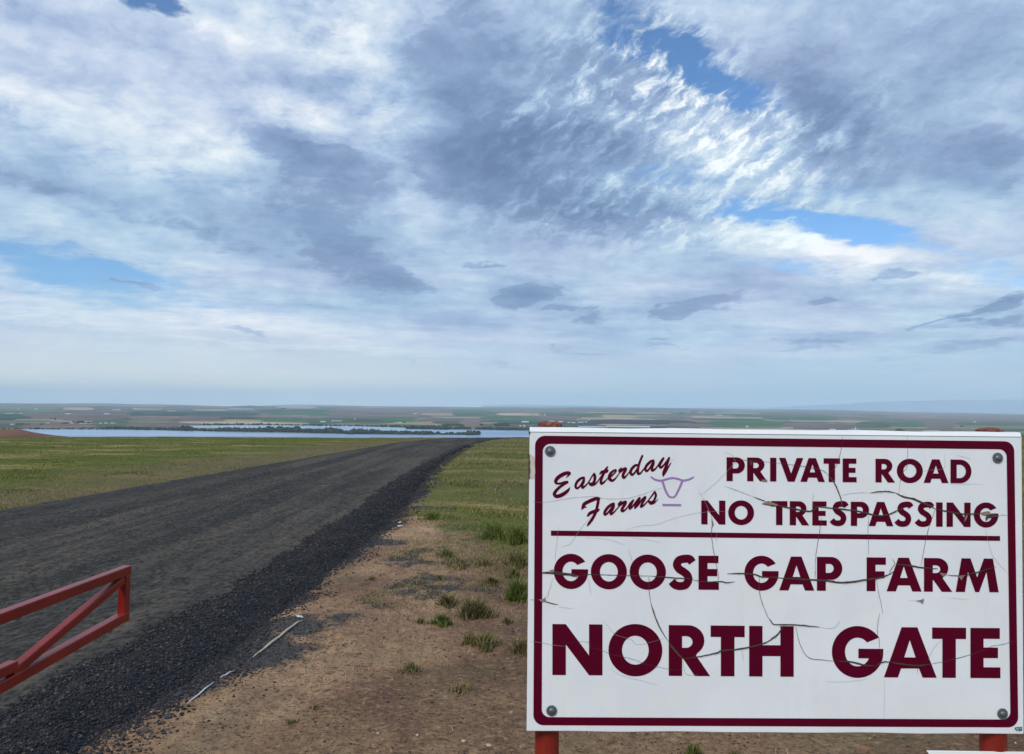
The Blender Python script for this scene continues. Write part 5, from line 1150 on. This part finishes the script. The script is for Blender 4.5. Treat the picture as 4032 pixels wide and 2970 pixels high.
# far woods: irregular leafy lumps massed together
ICO = None
def ico():
    global ICO
    if ICO is None:
        import bmesh
        b = bmesh.new(); bmesh.ops.create_icosphere(b, subdivisions=2, radius=1); ICO = (np.array([v.co[:] for v in b.verts]), np.array([[v.index for v in f.verts] for f in b.faces])); b.free()
    return ICO
m_wood_f = tone_mat('far_foliage', 0.95, 0.05, 0.25)
def lumps(name, pos, rad, hgt, cols, parent=None, origin=(0, 0, 0), mat=None):
    v, f = ico(); n = len(pos); vv = v[None] * (1 + 0.75 * (rng.random((n, len(v), 1)) - 0.5))
    vv = vv * np.stack([rad, rad, hgt / 2], -1)[:, None]; vv[..., 2] += (hgt / 2 * 0.85)[:, None]
    vv = vv + pos[:, None] - np.array(origin); F = (f[None] + (np.arange(n) * len(v))[:, None, None]).reshape(-1, 3)
    return mesh_np(name, vv.reshape(-1, 3), F, mat or m_wood_f, parent=parent, colors=np.repeat(cols, len(v), 0))
LEAF = np.array([lin(36, 50, 34)[:3], lin(42, 56, 38)[:3], lin(32, 44, 32)[:3], lin(50, 60, 40)[:3], lin(62, 60, 50)[:3]])
def wood(name, spots, lab, h0=7, h1=15):
    P_, Rd, Hh, Cl = [], [], [], []
    for (xa, xb, ya, yb2, n, hs) in spots:
        for _ in range(n):
            s_ = rng.random(); px = xa + (xb - xa) * s_; py = ya + (yb2 - ya) * s_ + rng.normal() * 0.7
            u, Yd = shore_Y(px, py); h = (h0 + (h1 - h0) * rng.random() ** 1.3) * hs * 1.3
            P_.append((u * Yd, Yd, -HV + 0.5)); Hh.append(h); Rd.append(h * (0.38 + 0.35 * rng.random())); Cl.append(LEAF[rng.integers(0, 5)] * (0.75 + 0.5 * rng.random()))
    o = lumps(name, np.array(P_), np.array(Rd), np.array(Hh), np.array(Cl)); tag(o, lab, 'woodland', kind='stuff'); return o
wood('woodland', [(1000, 1350, 1699, 1706, 260, 1.15), (1350, 1700, 1707, 1710.5, 230, .95), (1700, 1830, 1710.5, 1711.5, 60, .75), (1840, 1886, 1711.5, 1711, 50, 1.1), (860, 1010, 1697, 1700, 90, 1.1), (1040, 1180, 1697, 1700, 50, 1.5), (1280, 1340, 1704, 1705, 40, 1.4), (1380, 1500, 1706, 1708, 40, 1.3)],
     'dark tree belt along the long island in the river')
wood('woodland', [(-300, 500, 1688.5, 1690.5, 190, .45), (420, 560, 1689, 1691.5, 60, .9), (560, 860, 1692, 1698, 120, .8), (700, 760, 1694, 1695.5, 18, 1.4)], 'low tree line on the near bank left of the island')
wood('woodland', [(1603, 1765, 1688, 1690.5, 170, 1.15), (1765, 1850, 1688, 1690, 40, 1), (1870, 2085, 1690, 1694.5, 110, 1.0), (1500, 1600, 1679, 1681, 30, .7), (1040, 1500, 1673.5, 1679, 110, .6), (800, 1050, 1673.5, 1673.5, 50, .7)], 'dark wooded spit and tree line along the far shore of the river')
# distinct far trees and hedged groves: thing > trunk, crown
m_bark = simple('far_bark', (70, 60, 50), 0.95, 0.2, 1)
def far_tree(px, py, wpx, hpx, lab, n=7, flat=False):
    p = on_valley(px, py); sc_ = p[1] / 3000; W_, H_ = wpx * sc_, hpx * sc_
    e = empty('tree', p); tag(e, lab, 'tree', 'trees scattered over the far valley')
    ps = np.array([(p[0] + W_ * 0.34 * rng.normal() * .7, p[1] + W_ * .2 * rng.normal(), p[2] + H_ * (0.12 + 0.3 * rng.random())) for _ in range(n)])
    lumps('crown', ps, np.full(n, W_ * 0.3) * (0.7 + .6 * rng.random(n)), np.full(n, H_ * 0.62), LEAF[rng.integers(0, 4, n)] * (0.75 + 0.5 * rng.random((n, 1))), parent=e, origin=p)
    mb = MB(); mb.lathe([(W_ * .05, -1), (W_ * .03, H_ * 0.5)], 8); mb.build('trunk', m_bark, e)
for a_ in [(312, 1667, 34, 10, 'broad dark tree grove by the white farmhouses across the river, largest one'), (289, 1665, 5, 9, 'narrow upright tree left of the large dark grove'), (352, 1667, 22, 6, 'low dark tree right of the large dark grove'),
           (217, 1655, 4, 10, 'thin upright tree above the riverside farms'), (208, 1650, 16, 3, 'flat dark tree clump on the left green fields'), (80, 1672, 22, 5, 'dark bush like tree by the leftmost white house'), (110, 1672, 16, 4, 'second dark tree right of the leftmost white house'), (165, 1672, 16, 4, 'dark tree midway between the leftmost house and the grove'), (253, 1669, 22, 5, 'dark hedge tree left of the farm grove'),
           (934, 1668, 6, 6, 'single round tree on the tan field beyond the backwater'), (1112, 1611, 16, 5, 'dark tree knoll on the far skyline'), (1590, 1666, 10, 5, 'small tree beside the little white house above the island'), (1762, 1673, 12, 5, 'round tree at the end of the dark hedge above the spit'),
           (1894, 1676, 16, 7, 'dark tree clump between mauve field and orchard'), (2086, 1665, 6, 6, 'small dark tree right of the long white shed'), (3540, 1697, 26, 9, 'dark tree clump on the right plain just above the sign'), (3787, 1681, 14, 6, 'single dark tree left of the right post cap'), (2735, 1625, 26, 5, 'dark tree clump far off, middle of three above the tan field'), (2685, 1629, 24, 4, 'dark tree clump far off, left of three above the tan field'), (2785, 1625, 34, 3, 'dark tree clump far off, right of three above the tan field')]:
    far_tree(*a_)
def grove(x0, x1, y0, y1, lab):
    """rectangular orchard block"""
    P_ = []; 
    for _ in range(150):
        P_.append(on_valley(x0 + (x1 - x0) * rng.random(), y0 + (y1 - y0) * rng.random()))
    P_ = np.array(P_); h = np.full(len(P_), 9.0)
    o = lumps('orchard', P_, h * (1.1 + .6 * rng.random(len(P_))), h, LEAF[rng.integers(0, 3, len(P_))] * 0.9); tag(o, lab, 'orchard', kind='stuff')
grove(1953, 2000, 1669, 1678, 'dark rectangular orchard block across the river'); grove(1745, 1820, 1675, 1677, 'dark long hedge above the wooded spit')

# farm buildings scattered over the plain: thing > wall, roof
m_shed = simple('white_shed_wall', (188, 190, 190), 0.7, 0.05, 0.05); m_shed2 = simple('pale_shed_roof', (214, 216, 218), 0.6, 0.03, 0.05); m_grey = simple('grey_shed_wall', (150, 164, 166), .7, .08, .05)
def shed(px, py, wpx, hpx, lab, cat='farm building', grp='pale farm buildings on the far plain', wall=None):
    p = on_valley(px, py + hpx * 0.5); sc_ = p[1] / 3000; W_, H_ = wpx * sc_, hpx * sc_; Dp = min(W_, 40) * 0.7 + 8
    e = empty('farm_building', p); tag(e, lab, cat, grp)
    mb = MB(); mb.box((0, Dp / 2, H_ * 0.32), (W_, Dp, H_ * 0.70)); mb.build('wall', wall or m_shed, e)
    z0, z1 = H_ * 0.66, H_ * 1.02; mb = MB(); a = W_ / 2 * 1.02
    mb.add([(-a, -1, z0), (a, -1, z0), (a, Dp + 1, z0), (-a, Dp + 1, z0), (-a, Dp * .4, z1), (a, Dp * .4, z1)], [(0, 1, 5, 4), (2, 3, 4, 5), (0, 4, 3), (1, 2, 5), (0, 3, 2, 1)])
    mb.build('roof', m_shed2, e)
for a_ in [(70, 1612, 9, 2.5, 'small pale shed near the left skyline, left of two'), (140, 1611, 9, 3, 'small pale shed near the left skyline, right of two'), (35, 1628, 28, 2, 'long low pale shed at the far left edge'), (79, 1628, 9, 3, 'small pale shed right of the long low one at the left edge'), (265, 1630, 20, 3, 'long white shed on the left plain, left of two alike'),
           (419, 1630, 22, 3, 'long white shed on the left plain, right of two alike'), (457, 1614, 30, 2.5, 'very long pale shed high on the left plain'), (45, 1672, 10, 4, 'white farmhouse nearest the river at the far left'), (187, 1666, 8, 3.5, 'white house alone left of the farm grove'), (282, 1666, 11, 3.5, 'pinkish white house at the left foot of the farm grove'),
           (318, 1668, 13, 3, 'low white house in front of the farm grove'), (336, 1668, 9, 2.5, 'small white house right in front of the farm grove'), (353, 1667.5, 7, 2.5, 'tiny white house at the right foot of the farm grove'), (394, 1667, 8, 3.5, 'bright white house right of the farm grove, first of three'), (415, 1666.5, 9, 4, 'bright white house right of the farm grove, second of three'), (442, 1666.5, 18, 2.5, 'long pale house right of the farm grove, third of three'),
           (531, 1611, 16, 2.5, 'pale shed below the skyline above the left river reach'), (674, 1619, 34, 2.2, 'very thin long pale shed on the far plain left of the knoll'), (1309, 1658, 5, 6, 'small pale silo like tower on the green field above the island'), (1330, 1658, 28, 2.5, 'long white shed on the green field above the island'), (1270, 1661, 20, 4, 'long tan barn left of the silo like tower'), (1397, 1651, 5, 3.5, 'tiny white house alone on the green field right of the long shed'),
           (1633, 1629.5, 14, 3, 'pale shed on the mauve slope in the middle'), (1574, 1666, 5, 4, 'little white house above the middle of the island'), (1718, 1676, 5, 3.5, 'little white house above the wooded spit'), (2068, 1662, 28, 5, 'long white shed left of the left post cap'), (2049, 1678, 7, 4, 'white hut near the water left of the sign corner, left of two'), (2064, 1677, 8, 4.5, 'white hut near the water left of the sign corner, right of two'), (2145, 1634, 7, 3, 'small white house far behind the left post'),
           (2172, 1660, 22, 4, 'pale factory shed just above the left post cap'), (2208, 1661, 18, 4.5, 'pale factory shed right above the left post cap'), (2240, 1664, 10, 3.5, 'small white tank shed right of the left post cap, first of three'), (2258, 1665, 12, 4, 'small white tank shed right of the left post cap, second of three'), (2288, 1663, 20, 3, 'low pale shed right of the left post cap, third of three'), (2308, 1662, 8, 3.5, 'small white shed at the left end of the dark purple field'), (2276, 1652, 6, 3, 'tiny white house above the factory sheds'), (2319, 1654, 6, 3, 'tiny white house left above the dark purple field'),
           (2832, 1635.5, 24, 2.5, 'thin bright shed above the thin tan field'), (2943, 1680, 7, 5, 'bright white round house on the right plain, standing alone'), (3105, 1684, 40, 2, 'long thin pale shed above the middle of the sign'), (3281, 1692, 20, 4.5, 'pink white plant building left of the steaming works'), (3427, 1697, 20, 3, 'low pale shed right next to the steaming works'), (3463, 1698, 44, 3, 'long low shed right of the steaming works'), (3840, 1662, 8, 3, 'small white house far off above the right post cap')]:
    shed(*a_)
shed(2335, 1681, 112, 3.5, 'very long white greenhouse behind the sign top, left one', 'greenhouse', 'long greenhouses on the far plain'); shed(2475, 1680.5, 168, 5, 'very long white greenhouse behind the sign top, right one', 'greenhouse', 'long greenhouses on the far plain')
shed(3672, 1698, 62, 3.2, 'long pale greenhouse right of the dark tree clump', 'greenhouse', 'long greenhouses on the far plain'); shed(3738, 1701, 62, 3, 'long pale greenhouse left of the right post cap', 'greenhouse', 'long greenhouses on the far plain')
# the steaming works
p = on_valley(3369, 1700); s_ = p[1] / 3000; e = empty('processing_plant', p); tag(e, 'pale green works with a tall white tower, smoking, above the sign top', 'factory')
for (ox, w_, h_, nm, mm) in ((0, 12, 12, 'hall', m_grey), (-18, 9, 8, 'hall', m_grey), (12, 10, 10, 'hall', m_grey), (-30, 14, 4, 'wall', m_shed), (26, 16, 4, 'wall', m_shed)):
    mb = MB(); mb.box((ox * s_, 20, h_ * s_ / 2), (w_ * s_, 30, h_ * s_)); mb.build(nm, mm, e)
mb = MB(); mb.lathe([(1.5 * s_, 0), (1.4 * s_, 17 * s_), (.8 * s_, 18 * s_)], 12); mb.build('tower', m_shed2, e)

# far mountains on the right, beyond the plain
mt = [(1900, 1597), (2050, 1594), (2150, 1594.5), (2300, 1597), (2500, 1603), (2700, 1607), (2850, 1604), (3000, 1606), (3200, 1596), (3350, 1590), (3450, 1583), (3600, 1579), (3750, 1576), (3900, 1575), (4032, 1574), (4300, 1572), (5000, 1585), (6000, 1600)]
RM = 40000.0; mm_ = [elev_of(a, b) for a, b in mt]; mu = np.array([b for a, b in mm_]); mz = np.array([a for a, b in mm_]) * RM + CAM_H
uu = np.linspace(mu[0], mu[-1], 400); top = np.interp(uu, mu, mz) + 14 * fbm(uu * 30, uu * 0, 1, 5, 99)
rows = []
for k_ in np.linspace(0, 1, 16):
    b_ = math.sin(k_ * math.pi) ** 0.8 if 0 < k_ < 1 else 0; Yd = RM - 5000 + 10000 * k_
    rows.append(np.stack([uu * Yd, np.full_like(uu, Yd), -160 + (top + 160) * b_ * (1 if abs(k_ - .5) < .04 else 0.97) + (fbm(uu * 50, uu * 0 + k_ * 9, 1, 4, 98) * 30 * (1 - abs(2 * k_ - 1)) if k_ != .5 else 0)], -1))
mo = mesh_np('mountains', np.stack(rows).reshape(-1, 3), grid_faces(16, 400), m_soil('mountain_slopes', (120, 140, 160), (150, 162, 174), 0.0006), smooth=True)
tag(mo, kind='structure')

# ------------------------------------------------------------------ the air
mb = MB(); mb.box((0, 17000, 225), (130000, 70000, 810)); mb.v = [(x, y, z) for x, y, z in mb.v]
hz = mb.build('haze', None)
m = bpy.data.materials.new('air'); m.use_nodes = True; t = NT(m.node_tree); o = t.n('ShaderNodeOutputMaterial'); pv = t.n('ShaderNodeVolumePrincipled')
pv.inputs['Color'].default_value = (0.62, 0.82, 1.0, 1); pv.inputs['Density'].default_value = 3.5e-5; pv.inputs['Anisotropy'].default_value = -0.25
t.l(pv.outputs[0], o.inputs['Volume']); hz.data.materials.clear(); hz.data.materials.append(m); tag(hz, kind='stuff')
